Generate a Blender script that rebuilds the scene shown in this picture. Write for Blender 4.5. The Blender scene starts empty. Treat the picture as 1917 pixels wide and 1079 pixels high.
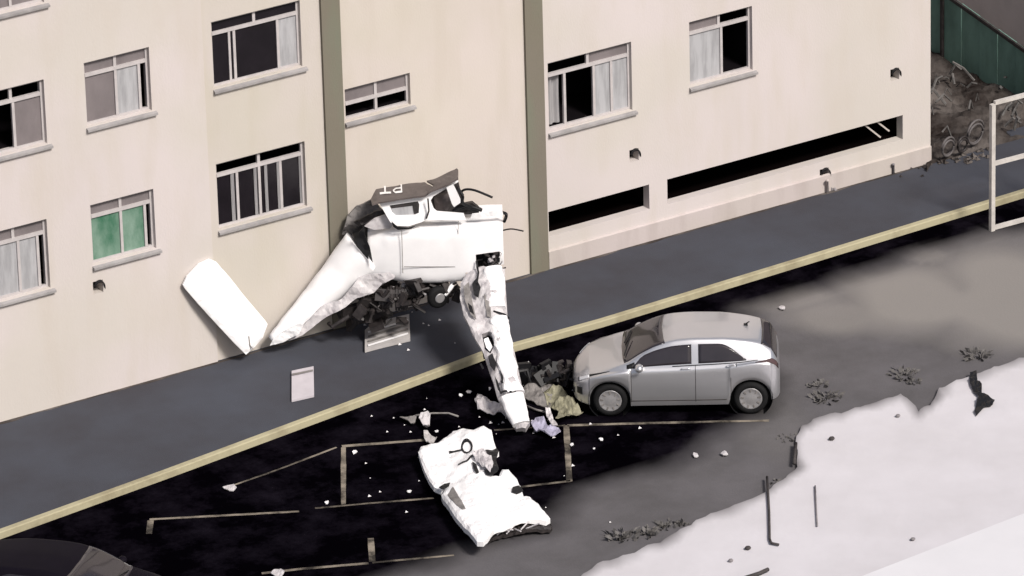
import bpy, bmesh, math, random, bisect
from mathutils import Vector, Matrix, noise
from mathutils.geometry import delaunay_2d_cdt
random.seed(7)
SC = bpy.context.scene
COL = SC.collection
rad = math.radians

# ------------------------------------------------------------------ camera
YAW, ELEV, ROLL = rad(31.5), rad(24.0), rad(1.6)
DIST, SCALE = 120.0, 102.0            # metres, photo pixels per metre
FPX = DIST * SCALE
FH = Vector((math.sin(YAW), math.cos(YAW), 0))          # horizontal viewing direction
R0 = Vector((math.cos(YAW), -math.sin(YAW), 0))
FW = (FH * math.cos(ELEV) - Vector((0, 0, 1)) * math.sin(ELEV)).normalized()
U0 = R0.cross(FW).normalized()
CR = R0 * math.cos(ROLL) - U0 * math.sin(ROLL)
CU = R0 * math.sin(ROLL) + U0 * math.cos(ROLL)
TARGET = Vector((0, -0.36, 0))
CP = TARGET - FW * DIST
cam = bpy.data.cameras.new('camera')
cam_o = bpy.data.objects.new('camera', cam)
COL.objects.link(cam_o)
M = Matrix((CR, CU, -FW)).transposed().to_4x4(); M.translation = CP
cam_o.matrix_world = M
cam.sensor_width = 36; cam.lens = 36 * FPX / 1917.0
cam.clip_start = 1; cam.clip_end = 1500
SC.camera = cam_o

# ------------------------------------------------------------------ light
SUN_EL, SUN_AZ = rad(45), math.atan2(0.10, -1.0)        # azimuth from +Y towards +X
w = bpy.data.worlds.new('World'); SC.world = w; w.use_nodes = True
nt = w.node_tree; nt.nodes.clear()
sky = nt.nodes.new('ShaderNodeTexSky'); sky.sky_type = 'NISHITA'; sky.sun_disc = False
sky.sun_elevation = SUN_EL; sky.sun_rotation = SUN_AZ
sky.air_density = 1.0; sky.dust_density = 4.0; sky.ozone_density = 1.0
bg = nt.nodes.new('ShaderNodeBackground'); bg.inputs['Strength'].default_value = 0.075
out = nt.nodes.new('ShaderNodeOutputWorld')
nt.links.new(sky.outputs[0], bg.inputs[0]); nt.links.new(bg.outputs[0], out.inputs[0])
sl = bpy.data.lights.new('sun', 'SUN'); sl.energy = 3.1; sl.angle = rad(12); sl.color = (1, .955, .90)
so = bpy.data.objects.new('sun', sl); COL.objects.link(so)
sd = Vector((math.sin(SUN_AZ) * math.cos(SUN_EL), math.cos(SUN_AZ) * math.cos(SUN_EL), math.sin(SUN_EL)))
so.rotation_euler = sd.to_track_quat('Z', 'Y').to_euler(); so.location = (0, -10, 30)
vs = SC.view_settings
vs.view_transform = 'Standard'; vs.look = 'None'; vs.gamma = 1; vs.use_curve_mapping = False
vs.exposure = 0.30

# ------------------------------------------------------------------ pixel -> place
def ray(px, py):
    return FW + CR * ((px - 958.5) / FPX) + CU * ((539.5 - py) / FPX)
def on_plane(px, py, p, n):
    d = ray(px, py); t = (p - CP).dot(n) / d.dot(n); return CP + d * t
ZAX = Vector((0, 0, 1)); YAX = Vector((0, 1, 0))
def G(px, py, z=0.0): return on_plane(px, py, Vector((0, 0, z)), ZAX)
def Wl(px, py, y=0.0): return on_plane(px, py, Vector((0, y, 0)), YAX)
OREF = G(800, 650)
def V(px, py, yd): return on_plane(px, py, OREF + FH * yd, FH)

# ------------------------------------------------------------------ materials
def mat(name, col, rough=.6, spec=.3, var=.12, scale=3.0, stretch=(1, 1, 1), bump=0.0, bscale=40, metal=0, col2=None, coat=0, lo=.35, hi=.65):
    if not name.startswith('aircraft_white') and name != 'white_lettering':
        col = tuple(c * .82 for c in col); col2 = tuple(c * .82 for c in col2) if col2 else None
    m = bpy.data.materials.new(name); m.use_nodes = True
    n = m.node_tree.nodes; l = m.node_tree.links; b = n['Principled BSDF']
    b.inputs['Roughness'].default_value = rough
    b.inputs['Specular IOR Level'].default_value = spec
    b.inputs['Metallic'].default_value = metal
    b.inputs['Coat Weight'].default_value = coat
    tc = n.new('ShaderNodeTexCoord'); mp = n.new('ShaderNodeMapping'); mp.inputs['Scale'].default_value = stretch
    l.new(tc.outputs['Object'], mp.inputs[0])
    ns = n.new('ShaderNodeTexNoise'); ns.inputs['Scale'].default_value = scale; ns.inputs['Detail'].default_value = 6
    ns.inputs['Roughness'].default_value = .62
    l.new(mp.outputs[0], ns.inputs['Vector'])
    cr = n.new('ShaderNodeValToRGB')
    c2 = col2 or tuple(c * (1 - var) for c in col)
    cr.color_ramp.elements[0].position = lo; cr.color_ramp.elements[1].position = hi
    cr.color_ramp.elements[0].color = (*c2, 1); cr.color_ramp.elements[1].color = (*col, 1)
    l.new(ns.outputs['Fac'], cr.inputs[0]); l.new(cr.outputs[0], b.inputs['Base Color'])
    if bump:
        n2 = n.new('ShaderNodeTexNoise'); n2.inputs['Scale'].default_value = bscale; n2.inputs['Detail'].default_value = 4
        l.new(mp.outputs[0], n2.inputs['Vector'])
        bp = n.new('ShaderNodeBump'); bp.inputs['Strength'].default_value = bump; bp.inputs['Distance'].default_value = .02
        l.new(n2.outputs['Fac'], bp.inputs['Height']); l.new(bp.outputs[0], b.inputs['Normal'])
    return m

def wall_mat(name, col, dirt):
    m = mat(name, col, .85, .15, .04, .5, (1, 1, .6), bump=.15, bscale=30)
    n = m.node_tree.nodes; l = m.node_tree.links; b = n['Principled BSDF']
    base = b.inputs['Base Color'].links[0].from_socket
    tc = n.new('ShaderNodeTexCoord'); mp = n.new('ShaderNodeMapping'); mp.inputs['Scale'].default_value = (1.4, 1.4, .3)
    l.new(tc.outputs['Object'], mp.inputs[0])
    ns = n.new('ShaderNodeTexNoise'); ns.inputs['Scale'].default_value = 1.3; ns.inputs['Detail'].default_value = 5
    l.new(mp.outputs[0], ns.inputs['Vector'])
    r = n.new('ShaderNodeValToRGB'); r.color_ramp.elements[0].position = .48; r.color_ramp.elements[1].position = .78
    r.color_ramp.elements[0].color = (0, 0, 0, 1); r.color_ramp.elements[1].color = (.8, .8, .8, 1)
    l.new(ns.outputs['Fac'], r.inputs[0])
    n3 = n.new('ShaderNodeTexNoise'); n3.inputs['Scale'].default_value = .38; n3.inputs['Detail'].default_value = 3; l.new(tc.outputs['Object'], n3.inputs['Vector'])
    r3 = n.new('ShaderNodeValToRGB'); r3.color_ramp.elements[0].position = .40; r3.color_ramp.elements[1].position = .62
    r3.color_ramp.elements[0].color = (1.03, 1.015, 1.03, 1); r3.color_ramp.elements[1].color = (.98, .985, .945, 1); l.new(n3.outputs['Fac'], r3.inputs[0])
    m3 = n.new('ShaderNodeMix'); m3.data_type = 'RGBA'; m3.blend_type = 'MULTIPLY'; m3.inputs['Factor'].default_value = 1
    l.new(base, m3.inputs['A']); l.new(r3.outputs[0], m3.inputs['B']); base = m3.outputs['Result']
    mx = n.new('ShaderNodeMix'); mx.data_type = 'RGBA'
    l.new(r.outputs[0], mx.inputs['Factor']); l.new(base, mx.inputs['A']); mx.inputs['B'].default_value = (*dirt, 1)
    l.new(mx.outputs['Result'], b.inputs['Base Color'])
    return m

MT = {}
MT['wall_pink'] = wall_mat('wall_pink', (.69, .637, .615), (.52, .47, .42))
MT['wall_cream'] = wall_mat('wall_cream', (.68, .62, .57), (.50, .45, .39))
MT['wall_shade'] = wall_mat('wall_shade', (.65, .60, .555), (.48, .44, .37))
MT['olive'] = wall_mat('olive_paint', (.225, .205, .165), (.17, .19, .14))
MT['plinth'] = wall_mat('plinth_paint', (.60, .54, .52), (.36, .31, .29))
MT['frame'] = mat('window_frame_paint', (.62, .58, .58), .5, .3, .15, 5)
MT['sill'] = mat('sill_concrete', (.42, .40, .40), .8, .2, .35, 2.5, (1, 1, 1), lo=.3, hi=.6)
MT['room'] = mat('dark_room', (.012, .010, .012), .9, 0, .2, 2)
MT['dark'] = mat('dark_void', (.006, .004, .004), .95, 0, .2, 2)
MT['frost'] = mat('frosted_glass', (.25, .22, .225), .35, .3, .25, 2, (1, 1, .5))
MT['palefrost'] = mat('pale_frosted_glass', (.50, .50, .52), .5, .3, .25, 3, (3, 1, .4), lo=.4, hi=.6)
MT['blackglass'] = mat('dark_glass', (.016, .013, .017), .2, .12, .3, 2)
MT['emerald'] = mat('green_glass', (.26, .38, .31), .4, .3, .0, 2.6, (1, 1, .5), col2=(.05, .17, .10), lo=.35, hi=.68)
MT['curtain'] = mat('curtain_cloth', (.42, .41, .42), .9, .1, .2, 3, (3, 1, .3))
MT['drive'] = mat('driveway_asphalt', (.078, .084, .104), .85, .1, 0, .35, col2=(.062, .061, .071), bump=.2, bscale=60)
MT['yellow'] = mat('kerb_yellow', (.47, .43, .29), .8, .2, 0, 1.6, col2=(.33, .29, .19), lo=.32, hi=.55)
MT['line'] = mat('parking_paint', (.30, .26, .21), .8, .1, 0, 2.0, col2=(.04, .035, .03), lo=.40, hi=.60)
MT['slab'] = mat('white_concrete', (.72, .695, .73), .9, .1, 0, .5, col2=(.645, .62, .645), bump=.05, bscale=20)
MT['slab2'] = mat('bright_concrete', (.80, .79, .82), .9, .1, .05, .7)
MT['plane'] = mat('aircraft_white', (.90, .89, .90), .35, .4, .06, 2.5)
MT['plane_dirty'] = mat('aircraft_torn_skin', (.74, .71, .72), .4, .35, 0, 4, col2=(.42, .39, .41), lo=.3, hi=.6)
MT['roofgrey'] = mat('aircraft_grey_skin', (.15, .125, .12), .5, .3, .25, 5)
MT['letter'] = mat('white_lettering', (.85, .84, .83), .5, .3, .05, 3)
MT['black'] = mat('black_paint', (.012, .012, .014), .5, .3, .2, 4)
MT['engine'] = mat('engine_metal', (.05, .042, .042), .5, .4, .6, 10)
MT['soil'] = mat('dark_soil', (.17, .15, .14), .95, .05, 0, .8, col2=(.022, .016, .014), bump=.6, bscale=12)
MT['tyre'] = mat('tyre_rubber', (.012, .012, .013), .8, .2, .2, 5)
MT['hub'] = mat('wheel_cover', (.42, .41, .42), .35, .5, .15, 8, metal=.3)
MT['paint'] = mat('silver_car_paint', (.67, .67, .70), .34, .5, .03, 2, metal=.72, coat=.7)
MT['darkpaint'] = mat('dark_car_paint', (.008, .006, .011), .6, .06, .2, 3)
MT['carglass'] = mat('car_glass', (.035, .03, .036), .08, .5, .2, 2)
MT['lamp'] = mat('lamp_lens', (.85, .85, .88), .15, .5, .1, 8)
MT['redlamp'] = mat('tail_lamp_lens', (.10, .06, .06), .2, .5, .3, 8)
MT['tan'] = mat('tan_cloth', (.42, .40, .29), .85, .1, 0, 5, col2=(.2, .19, .13))
MT['greycloth'] = mat('grey_sheet', (.30, .28, .27), .8, .2, .4, 5)
MT['lilac'] = mat('lilac_plastic', (.48, .46, .60), .5, .3, .3, 6)
MT['green'] = mat('green_screen', (.22, .38, .325), .7, .2, .4, 1.5, (1, 1, .5))
MT['farwall'] = mat('grey_far_wall', (.78, .68, .67), .9, .1, .2, .8)
MT['weed'] = mat('dry_weed', (.19, .18, .175), .9, .05, .5, 9)
MT['hose'] = mat('grey_hose', (.16, .145, .145), .6, .3, .3, 6)
MT['gate'] = mat('gate_paint', (.70, .66, .62), .5, .3, .25, 4)
MT['paper'] = mat('white_board', (.62, .58, .62), .6, .2, .08, 4)
MT['board'] = mat('ribbed_board', (.60, .57, .56), .6, .2, .25, 3)

# ------------------------------------------------------------------ helpers
def tag(o, label=None, cat=None, group=None, kind=None):
    if label: o['label'] = label
    if cat: o['category'] = cat
    if group: o['group'] = group
    if kind: o['kind'] = kind
    return o
def empty(name, loc=(0, 0, 0), rz=0, label=None, cat=None, group=None):
    o = bpy.data.objects.new(name, None); COL.objects.link(o); o.location = loc; o.rotation_euler = (0, 0, rz)
    o.empty_display_size = .2
    bpy.context.view_layer.update()
    return tag(o, label, cat, group)
def world_of(p):
    if p is None: return Matrix.Identity(4)
    return world_of(p.parent) @ Matrix.LocRotScale(p.location, p.rotation_euler.to_quaternion(), p.scale)
def mk(name, verts, faces, m, parent=None, smooth=False, local=False, origin=None):
    me = bpy.data.meshes.new(name)
    vs_ = [Vector(v) for v in verts]
    loc = Vector((0, 0, 0))
    if parent is not None and not local:
        inv = world_of(parent).inverted(); vs_ = [inv @ v for v in vs_]
    elif parent is None and not local:
        xs = [v.x for v in vs_]; ys = [v.y for v in vs_]; zs = [v.z for v in vs_]
        if origin is None: loc = Vector(((min(xs) + max(xs)) / 2, (min(ys) + max(ys)) / 2, min(zs)))
        vs_ = [v - loc for v in vs_]
    me.from_pydata([tuple(v) for v in vs_], [], faces)
    me.materials.append(m)
    bm = bmesh.new(); bm.from_mesh(me)
    bmesh.ops.recalc_face_normals(bm, faces=bm.faces); bm.to_mesh(me); bm.free()
    if smooth:
        for p in me.polygons: p.use_smooth = True
    o = bpy.data.objects.new(name, me); COL.objects.link(o); o.location = loc
    if parent is not None: o.parent = parent
    return o
class MB:
    def __init__(s): s.v = []; s.f = []
    def add(s, vs_, fs):
        k = len(s.v); s.v += [Vector(v) for v in vs_]; s.f += [tuple(i + k for i in f) for f in fs]; return s
    def box(s, x0, x1, y0, y1, z0, z1, mtx=None):
        vs_ = [Vector((x, y, z)) for z in (z0, z1) for y in (y0, y1) for x in (x0, x1)]
        if mtx: vs_ = [mtx @ v for v in vs_]
        return s.add(vs_, [(0, 2, 3, 1), (4, 5, 7, 6), (0, 1, 5, 4), (2, 6, 7, 3), (0, 4, 6, 2), (1, 3, 7, 5)])
    def bar(s, a, b, w_=.05, h_=.05, up=ZAX):
        a = Vector(a); b = Vector(b); t = (b - a).normalized()
        u = t.cross(up)
        if u.length < 1e-3: u = t.cross(Vector((1, 0, 0)))
        u.normalize(); v = u.cross(t)
        r = [a + u * (w_ / 2) * i + v * (h_ / 2) * j for i, j in ((-1, -1), (1, -1), (1, 1), (-1, 1))]
        r2 = [p + (b - a) for p in r]
        return s.add(r + r2, [(3, 2, 1, 0), (4, 5, 6, 7)] + [(i, (i + 1) % 4, 4 + (i + 1) % 4, 4 + i) for i in range(4)])
    def tube(s, pts, r, n=8, caps=True):
        pts = [Vector(p) for p in pts]; rings = []
        rr = r if isinstance(r, (list, tuple)) else [r] * len(pts)
        for i, p in enumerate(pts):
            t = (pts[min(i + 1, len(pts) - 1)] - pts[max(i - 1, 0)]).normalized()
            u = t.cross(ZAX)
            if u.length < .05: u = t.cross(Vector((1, 0, 0)))
            u.normalize(); v = u.cross(t)
            rings.append([p + (u * math.cos(2 * math.pi * k / n) + v * math.sin(2 * math.pi * k / n)) * rr[i] for k in range(n)])
        return s.loft(rings, caps)
    def loft(s, rings, caps=True, closed=True):
        n = len(rings[0]); vs_ = [p for r in rings for p in r]; fs = []
        for i in range(len(rings) - 1):
            for k in range(n if closed else n - 1):
                k2 = (k + 1) % n
                fs.append((i * n + k, i * n + k2, (i + 1) * n + k2, (i + 1) * n + k))
        if caps: fs += [tuple(reversed(range(n))), tuple((len(rings) - 1) * n + k for k in range(n))]
        return s.add(vs_, fs)
    def build(s, name, m, parent=None, smooth=False, local=False): return mk(name, s.v, s.f, m, parent, smooth, local)

def inside(p, poly):
    x, y = p; c = False; n = len(poly)
    for i in range(n):
        x1, y1 = poly[i]; x2, y2 = poly[(i + 1) % n]
        if (y1 > y) != (y2 > y) and x < (x2 - x1) * (y - y1) / (y2 - y1) + x1: c = not c
    return c
def edgedist(p, poly):
    d = 1e9; n = len(poly)
    for i in range(n):
        ax, ay = poly[i]; bx, by = poly[(i + 1) % n]
        vx, vy = bx - ax, by - ay; L = vx * vx + vy * vy
        t = max(0, min(1, ((p[0] - ax) * vx + (p[1] - ay) * vy) / L)) if L else 0
        d = min(d, math.hypot(p[0] - ax - t * vx, p[1] - ay - t * vy))
    return d
def crumple(p, amp, sc):
    q = p * sc
    return amp * (noise.noise(q) * 1.2 + .6 * abs(noise.noise(q * 2.1 + Vector((5, 3, 1)))) + .35 * noise.noise(q * 4.7))
def densify(poly, step):
    r = []
    for i in range(len(poly)):
        a = poly[i]; b = poly[(i + 1) % len(poly)]; n = max(1, int(math.hypot(b[0] - a[0], b[1] - a[1]) / step))
        for k in range(n): r.append((a[0] + (b[0] - a[0]) * k / n, a[1] + (b[1] - a[1]) * k / n))
    return r
def sheet(name, outline, mp, nd, thick, m, parent=None, step=6.0, amp=0.0, sc=2.0, bulge=0.0, bw=20.0, holes=(), off=0.0, ref=None, smooth=False, extra=None, world=False):
    """closed piece of skin: outline in photo pixels carried on to a place by mp(px,py); nd = outward direction"""
    loop = densify(outline, step); pts = [Vector(p) for p in loop]; faces = [list(range(len(loop)))]
    hl = []
    for h in holes:
        hd = densify(h, step); k = len(pts); pts += [Vector(p) for p in hd]; hl.append(hd)
        faces.append(list(range(k, k + len(hd))))
    x0 = min(p[0] for p in outline); x1 = max(p[0] for p in outline); y0 = min(p[1] for p in outline); y1 = max(p[1] for p in outline)
    y = y0 + step / 2; row = 0
    while y < y1:
        x = x0 + (step / 2 if row % 2 else 0)
        while x < x1:
            q = (x + random.uniform(-.15, .15) * step, y + random.uniform(-.15, .15) * step)
            if inside(q, outline) and edgedist(q, outline) > step * .5 and not any(inside(q, h) or edgedist(q, h) < step * .5 for h in holes): pts.append(Vector(q))
            x += step
        y += step * .87; row += 1
    if len(pts) < 3: return None
    edges = []
    for f in faces: edges += [(f[i], f[(i + 1) % len(f)]) for i in range(len(f))]
    r = delaunay_2d_cdt(pts, edges, [], 0, 1e-4)
    vo, fo = r[0], r[2]
    tris = []
    for f in fo:
        c = sum((vo[i] for i in f), Vector((0, 0))) / len(f)
        if inside(c, outline) and not any(inside(c, h) for h in holes): tris.append(tuple(f))
    nd = nd.normalized(); ref = ref or outline; top = []
    for v in vo:
        p = mp(v[0], v[1]); a = off
        if bulge: a += bulge * math.sqrt(min(1, edgedist(v, ref) / bw))
        if amp: a += crumple(p, amp, sc)
        if extra: a += extra(v[0], v[1])
        top.append(p + nd * a)
    n = len(top); bot = []
    for v, t in zip(vo, top):
        p = mp(v[0], v[1])
        bot.append(t - nd * thick if not bulge else p + nd * (off - thick + (crumple(p, amp, sc) if amp else 0)))
    ec = {}
    for f in tris:
        for i in range(3):
            e = (f[i], f[(i + 1) % 3]); ec[tuple(sorted(e))] = None if tuple(sorted(e)) in ec else e
    fs = list(tris) + [tuple(reversed([i + n for i in f])) for f in tris]
    for k, e in ec.items():
        if e: fs.append((e[1], e[0], e[0] + n, e[1] + n))
    used = sorted({i for f in fs for i in f}); rm = {k: i for i, k in enumerate(used)}; allv = top + bot
    return mk(name, [allv[i] for i in used], [tuple(rm[i] for i in f) for f in fs], m, parent, smooth)

def pl(pts, x):
    if x <= pts[0][0]: return pts[0][1]
    for (a, b), (c, d) in zip(pts, pts[1:]):
        if x <= c: return b + (d - b) * (x - a) / (c - a)
    return pts[-1][1]

# ================================================================== GROUND
LOTZ = -0.11
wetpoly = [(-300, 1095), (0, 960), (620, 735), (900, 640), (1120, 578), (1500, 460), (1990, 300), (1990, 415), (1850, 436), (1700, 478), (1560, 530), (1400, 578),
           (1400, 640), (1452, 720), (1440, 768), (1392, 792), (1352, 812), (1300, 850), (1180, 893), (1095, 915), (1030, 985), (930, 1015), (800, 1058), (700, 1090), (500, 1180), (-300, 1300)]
dusts = [((1720, 560), 170, 72, .9), ((1880, 560), 160, 110, .9), ((1560, 590), 110, 40, .65), ((1500, 560), 110, 26, .6), ((1450, 800), 70, 60, .15), ((1800, 455), 130, 36, .25), ((1740, 480), 60, 20, .5)]

def axisvals(a, b, fa, fb, st):
    r = []; x = a
    while x < fa - 1e-6: r.append(x); x += 4
    x = fa
    while x < fb - 1e-6: r.append(x); x += st
    x = fb
    while x < b: r.append(x); x += 4
    r.append(b); return r
ax_ = axisvals(-120, 160, -14, 16, .16); ay_ = axisvals(-90, 160, -16, 8, .16)
def topix(p):
    d = p - CP; z = d.dot(FW); return (958.5 + FPX * d.dot(CR) / z, 539.5 - FPX * d.dot(CU) / z)
# the wetted patch and the dusty patches are outlined on the ground in metres
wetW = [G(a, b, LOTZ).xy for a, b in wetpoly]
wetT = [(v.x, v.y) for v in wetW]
dustW = []
for (c, rx, ry, s_) in dusts:
    q = G(c[0], c[1], LOTZ); dustW.append((q, rx / SCALE, ry / (SCALE * math.sin(ELEV)), s_))
gv = []; gwet = []; gdust = []
for y in ay_:
    for x in ax_:
        gv.append((x, y, LOTZ))
        if -14 <= x <= 16 and -16 <= y <= 8:
            ns = noise.noise(Vector((x * .9, y * .9, 0))) * .22 + noise.noise(Vector((x * 3, y * 3, 4))) * .08
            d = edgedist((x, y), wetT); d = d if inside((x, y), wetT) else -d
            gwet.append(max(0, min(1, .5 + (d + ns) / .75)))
            t = 0
            for q, rx, ry, s_ in dustW:
                dv = Vector((x, y, LOTZ)) - q
                e = math.hypot(dv.dot(R0) / rx, dv.dot(FH) / ry) + noise.noise(Vector((x * .8, y * .8, 9))) * .3
                t = max(t, s_ * max(0, min(1, (1.15 - e) * 1.6)))
            gdust.append(t)
        else: gwet.append(0); gdust.append(.3)
nx = len(ax_)
gf = [(j * nx + i, j * nx + i + 1, (j + 1) * nx + i + 1, (j + 1) * nx + i) for j in range(len(ay_) - 1) for i in range(nx - 1)]
m = mat('lot_asphalt', (.150, .142, .150), .9, .05, 0, .9, col2=(.118, .112, .116), bump=.25, bscale=25)
n_ = m.node_tree.nodes; l_ = m.node_tree.links; b_ = n_['Principled BSDF']; base = b_.inputs['Base Color'].links[0].from_socket
def attr_mix(att, base, c):
    a = n_.new('ShaderNodeAttribute'); a.attribute_name = att
    mx = n_.new('ShaderNodeMix'); mx.data_type = 'RGBA'
    l_.new(a.outputs['Fac'], mx.inputs['Factor']); l_.new(base, mx.inputs['A']); mx.inputs['B'].default_value = (*c, 1)
    return mx.outputs['Result']
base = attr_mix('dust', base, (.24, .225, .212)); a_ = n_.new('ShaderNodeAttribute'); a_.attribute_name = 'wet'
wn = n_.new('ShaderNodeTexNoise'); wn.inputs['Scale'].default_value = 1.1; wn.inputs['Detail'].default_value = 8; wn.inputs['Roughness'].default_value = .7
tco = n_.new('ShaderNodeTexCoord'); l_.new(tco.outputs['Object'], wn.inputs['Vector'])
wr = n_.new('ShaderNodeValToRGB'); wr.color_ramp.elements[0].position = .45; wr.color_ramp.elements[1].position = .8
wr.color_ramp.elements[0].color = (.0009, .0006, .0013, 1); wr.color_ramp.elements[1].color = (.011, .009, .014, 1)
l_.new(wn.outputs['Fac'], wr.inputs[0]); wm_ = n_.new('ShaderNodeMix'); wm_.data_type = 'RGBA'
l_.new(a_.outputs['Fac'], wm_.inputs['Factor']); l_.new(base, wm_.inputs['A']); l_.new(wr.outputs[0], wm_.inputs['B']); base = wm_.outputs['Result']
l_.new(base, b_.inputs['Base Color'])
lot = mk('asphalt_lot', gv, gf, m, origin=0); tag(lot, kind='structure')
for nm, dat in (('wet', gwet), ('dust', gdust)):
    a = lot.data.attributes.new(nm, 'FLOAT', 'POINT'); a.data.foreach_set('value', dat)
b_.inputs['Specular IOR Level'].default_value = .0; b_.inputs['Roughness'].default_value = 1

# driveway strip beside the wall, raised by a kerb
kerb = [(-260, 1086), (0, 992), (310, 880), (620, 765), (900, 660), (1120, 599), (1500, 483), (1917, 355), (2300, 235)]
kw = [G(a, b, 0) for a, b in kerb]
top = MB()
vs_ = []; 
for p in kw: vs_ += [Vector((p.x, p.y, 0)), Vector((p.x, .4, 0))]
top.add(vs_, [(2 * i, 2 * i + 2, 2 * i + 3, 2 * i + 1) for i in range(len(kw) - 1)])
drv = top.build('driveway', MT['drive']); tag(drv, kind='structure')
kb = MB()
dk = [(kw[min(i + 1, len(kw) - 1)] - kw[max(0, i - 1)]).normalized() for i in range(len(kw))]
rings = []
for p, t in zip(kw, dk):
    nrm = Vector((t.y, -t.x, 0))
    rings.append([p + Vector((0, 0, LOTZ - .05)), p + nrm * .125 + Vector((0, 0, LOTZ - .05)), p + nrm * .115 + Vector((0, 0, .0)), p + nrm * .10 + Vector((0, 0, .018)), p + Vector((0, 0, .018))])
kb.loft(rings); k_ = kb.build('kerb', MT['yellow']); tag(k_, kind='structure')

# parking bay lines, worn
def gline(pts, wid=.11):
    mb = MB(); P = [G(a, b, LOTZ) for a, b in pts]
    for a, b in zip(P, P[1:]):
        t = (b - a).normalized(); nn = Vector((-t.y, t.x, 0)) * wid * .42; z = Vector((0, 0, .004))
        n = max(2, int((b - a).length / .25)); vs_ = []
        for i in range(n + 1):
            q = a.lerp(b, i / n); k = 1 + .25 * noise.noise(q * 3)
            vs_ += [q - nn * k + z, q + nn * k + z]
        mb.add(vs_, [(2 * i, 2 * i + 1, 2 * i + 3, 2 * i + 2) for i in range(n)])
    o = mb.build('painted_line', MT['line'], lot); return o
for pts, w_ in (([(640, 836), (800, 824)], .11), ([(643, 838), (643, 945)], .10), ([(590, 952), (690, 943), (812, 933)], .07), ([(975, 912), (1068, 901)], .08),
                ([(1060, 797), (1066, 902)], .12), ([(925, 806), (1058, 797)], .06), ([(1062, 797), (1200, 793), (1440, 788)], .10), ([(280, 973), (560, 958)], .08), ([(282, 975), (279, 1000)], .12),
                ([(694, 1008), (697, 1052)], .13), ([(420, 915), (520, 880), (630, 838)], .06), ([(490, 1074), (560, 1066), (690, 1055)], .09), ([(697, 1054), (850, 1040)], .07)):
    gline(pts, w_)

# pale concrete slab in the lower right with a ragged edge
sl_edge = [(1040, 1110), (1092, 1077), (1130, 1050), (1175, 1038), (1235, 1012), (1285, 985), (1320, 968), (1375, 945), (1430, 925), (1446, 912), (1472, 893), (1490, 875), (1492, 842), (1489, 815), (1503, 795), (1540, 778), (1600, 765),
           (1650, 750), (1688, 738), (1705, 752), (1722, 768), (1742, 758), (1760, 728), (1790, 712), (1825, 700), (1870, 685), (1917, 668), (2100, 610), (2100, 1200), (1040, 1300)]
se = []
for (a, b) in zip(sl_edge[:-3], sl_edge[1:-2]):
    for k in range(5):
        t = k / 5; q = Vector((a[0] + (b[0] - a[0]) * t, a[1] + (b[1] - a[1]) * t, 0)); se.append((q.x + 5 * noise.noise(q * .06) , q.y + 6 * noise.noise(q * .05 + Vector((0, 0, 7)))))
sl_edge = se + sl_edge[-3:]
def slab_h(x, y): return G(x, y, LOTZ + .06)
o = sheet('concrete_slab', sl_edge, slab_h, ZAX, .05, MT['slab'], None, 9, amp=.004, sc=2); tag(o, kind='structure')
gr_ = []
for v in o.data.vertices:
    q = topix(v.co + o.location); d = edgedist(q, sl_edge[:-3] + [(2100, 1300)]) ; nn_ = noise.noise(v.co * 1.3)
    gr_.append(max(0, min(1, .75 - (d + nn_ * 14) / 22)))
a_ = o.data.attributes.new('grime', 'FLOAT', 'POINT'); a_.data.foreach_set('value', gr_)
n_ = MT['slab'].node_tree.nodes; l_ = MT['slab'].node_tree.links; b_ = n_['Principled BSDF']
l_.new(attr_mix('grime', b_.inputs['Base Color'].links[0].from_socket, (.17, .16, .165)), b_.inputs['Base Color'])
up = MB()
ps = [G(1560, 1106, LOTZ + .1), G(1630, 1079, LOTZ + .1), G(1917, 968, LOTZ + .1), G(2100, 898, LOTZ + .1)]
dr = (ps[2] - ps[1]).normalized(); nn = Vector((dr.y, -dr.x, 0))
ra = [ps[1] - dr * 6, ps[2] + dr * 6]
rings = [[p + Vector((0, 0, -.02)), p + Vector((0, 0, .06)), p + nn * .05 + Vector((0, 0, .10)), p + nn * 7 + Vector((0, 0, .10)), p + nn * 7 + Vector((0, 0, -.02))] for p in ra]
up.loft(rings); o = up.build('concrete_step', MT['slab2']); tag(o, kind='structure')

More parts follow.
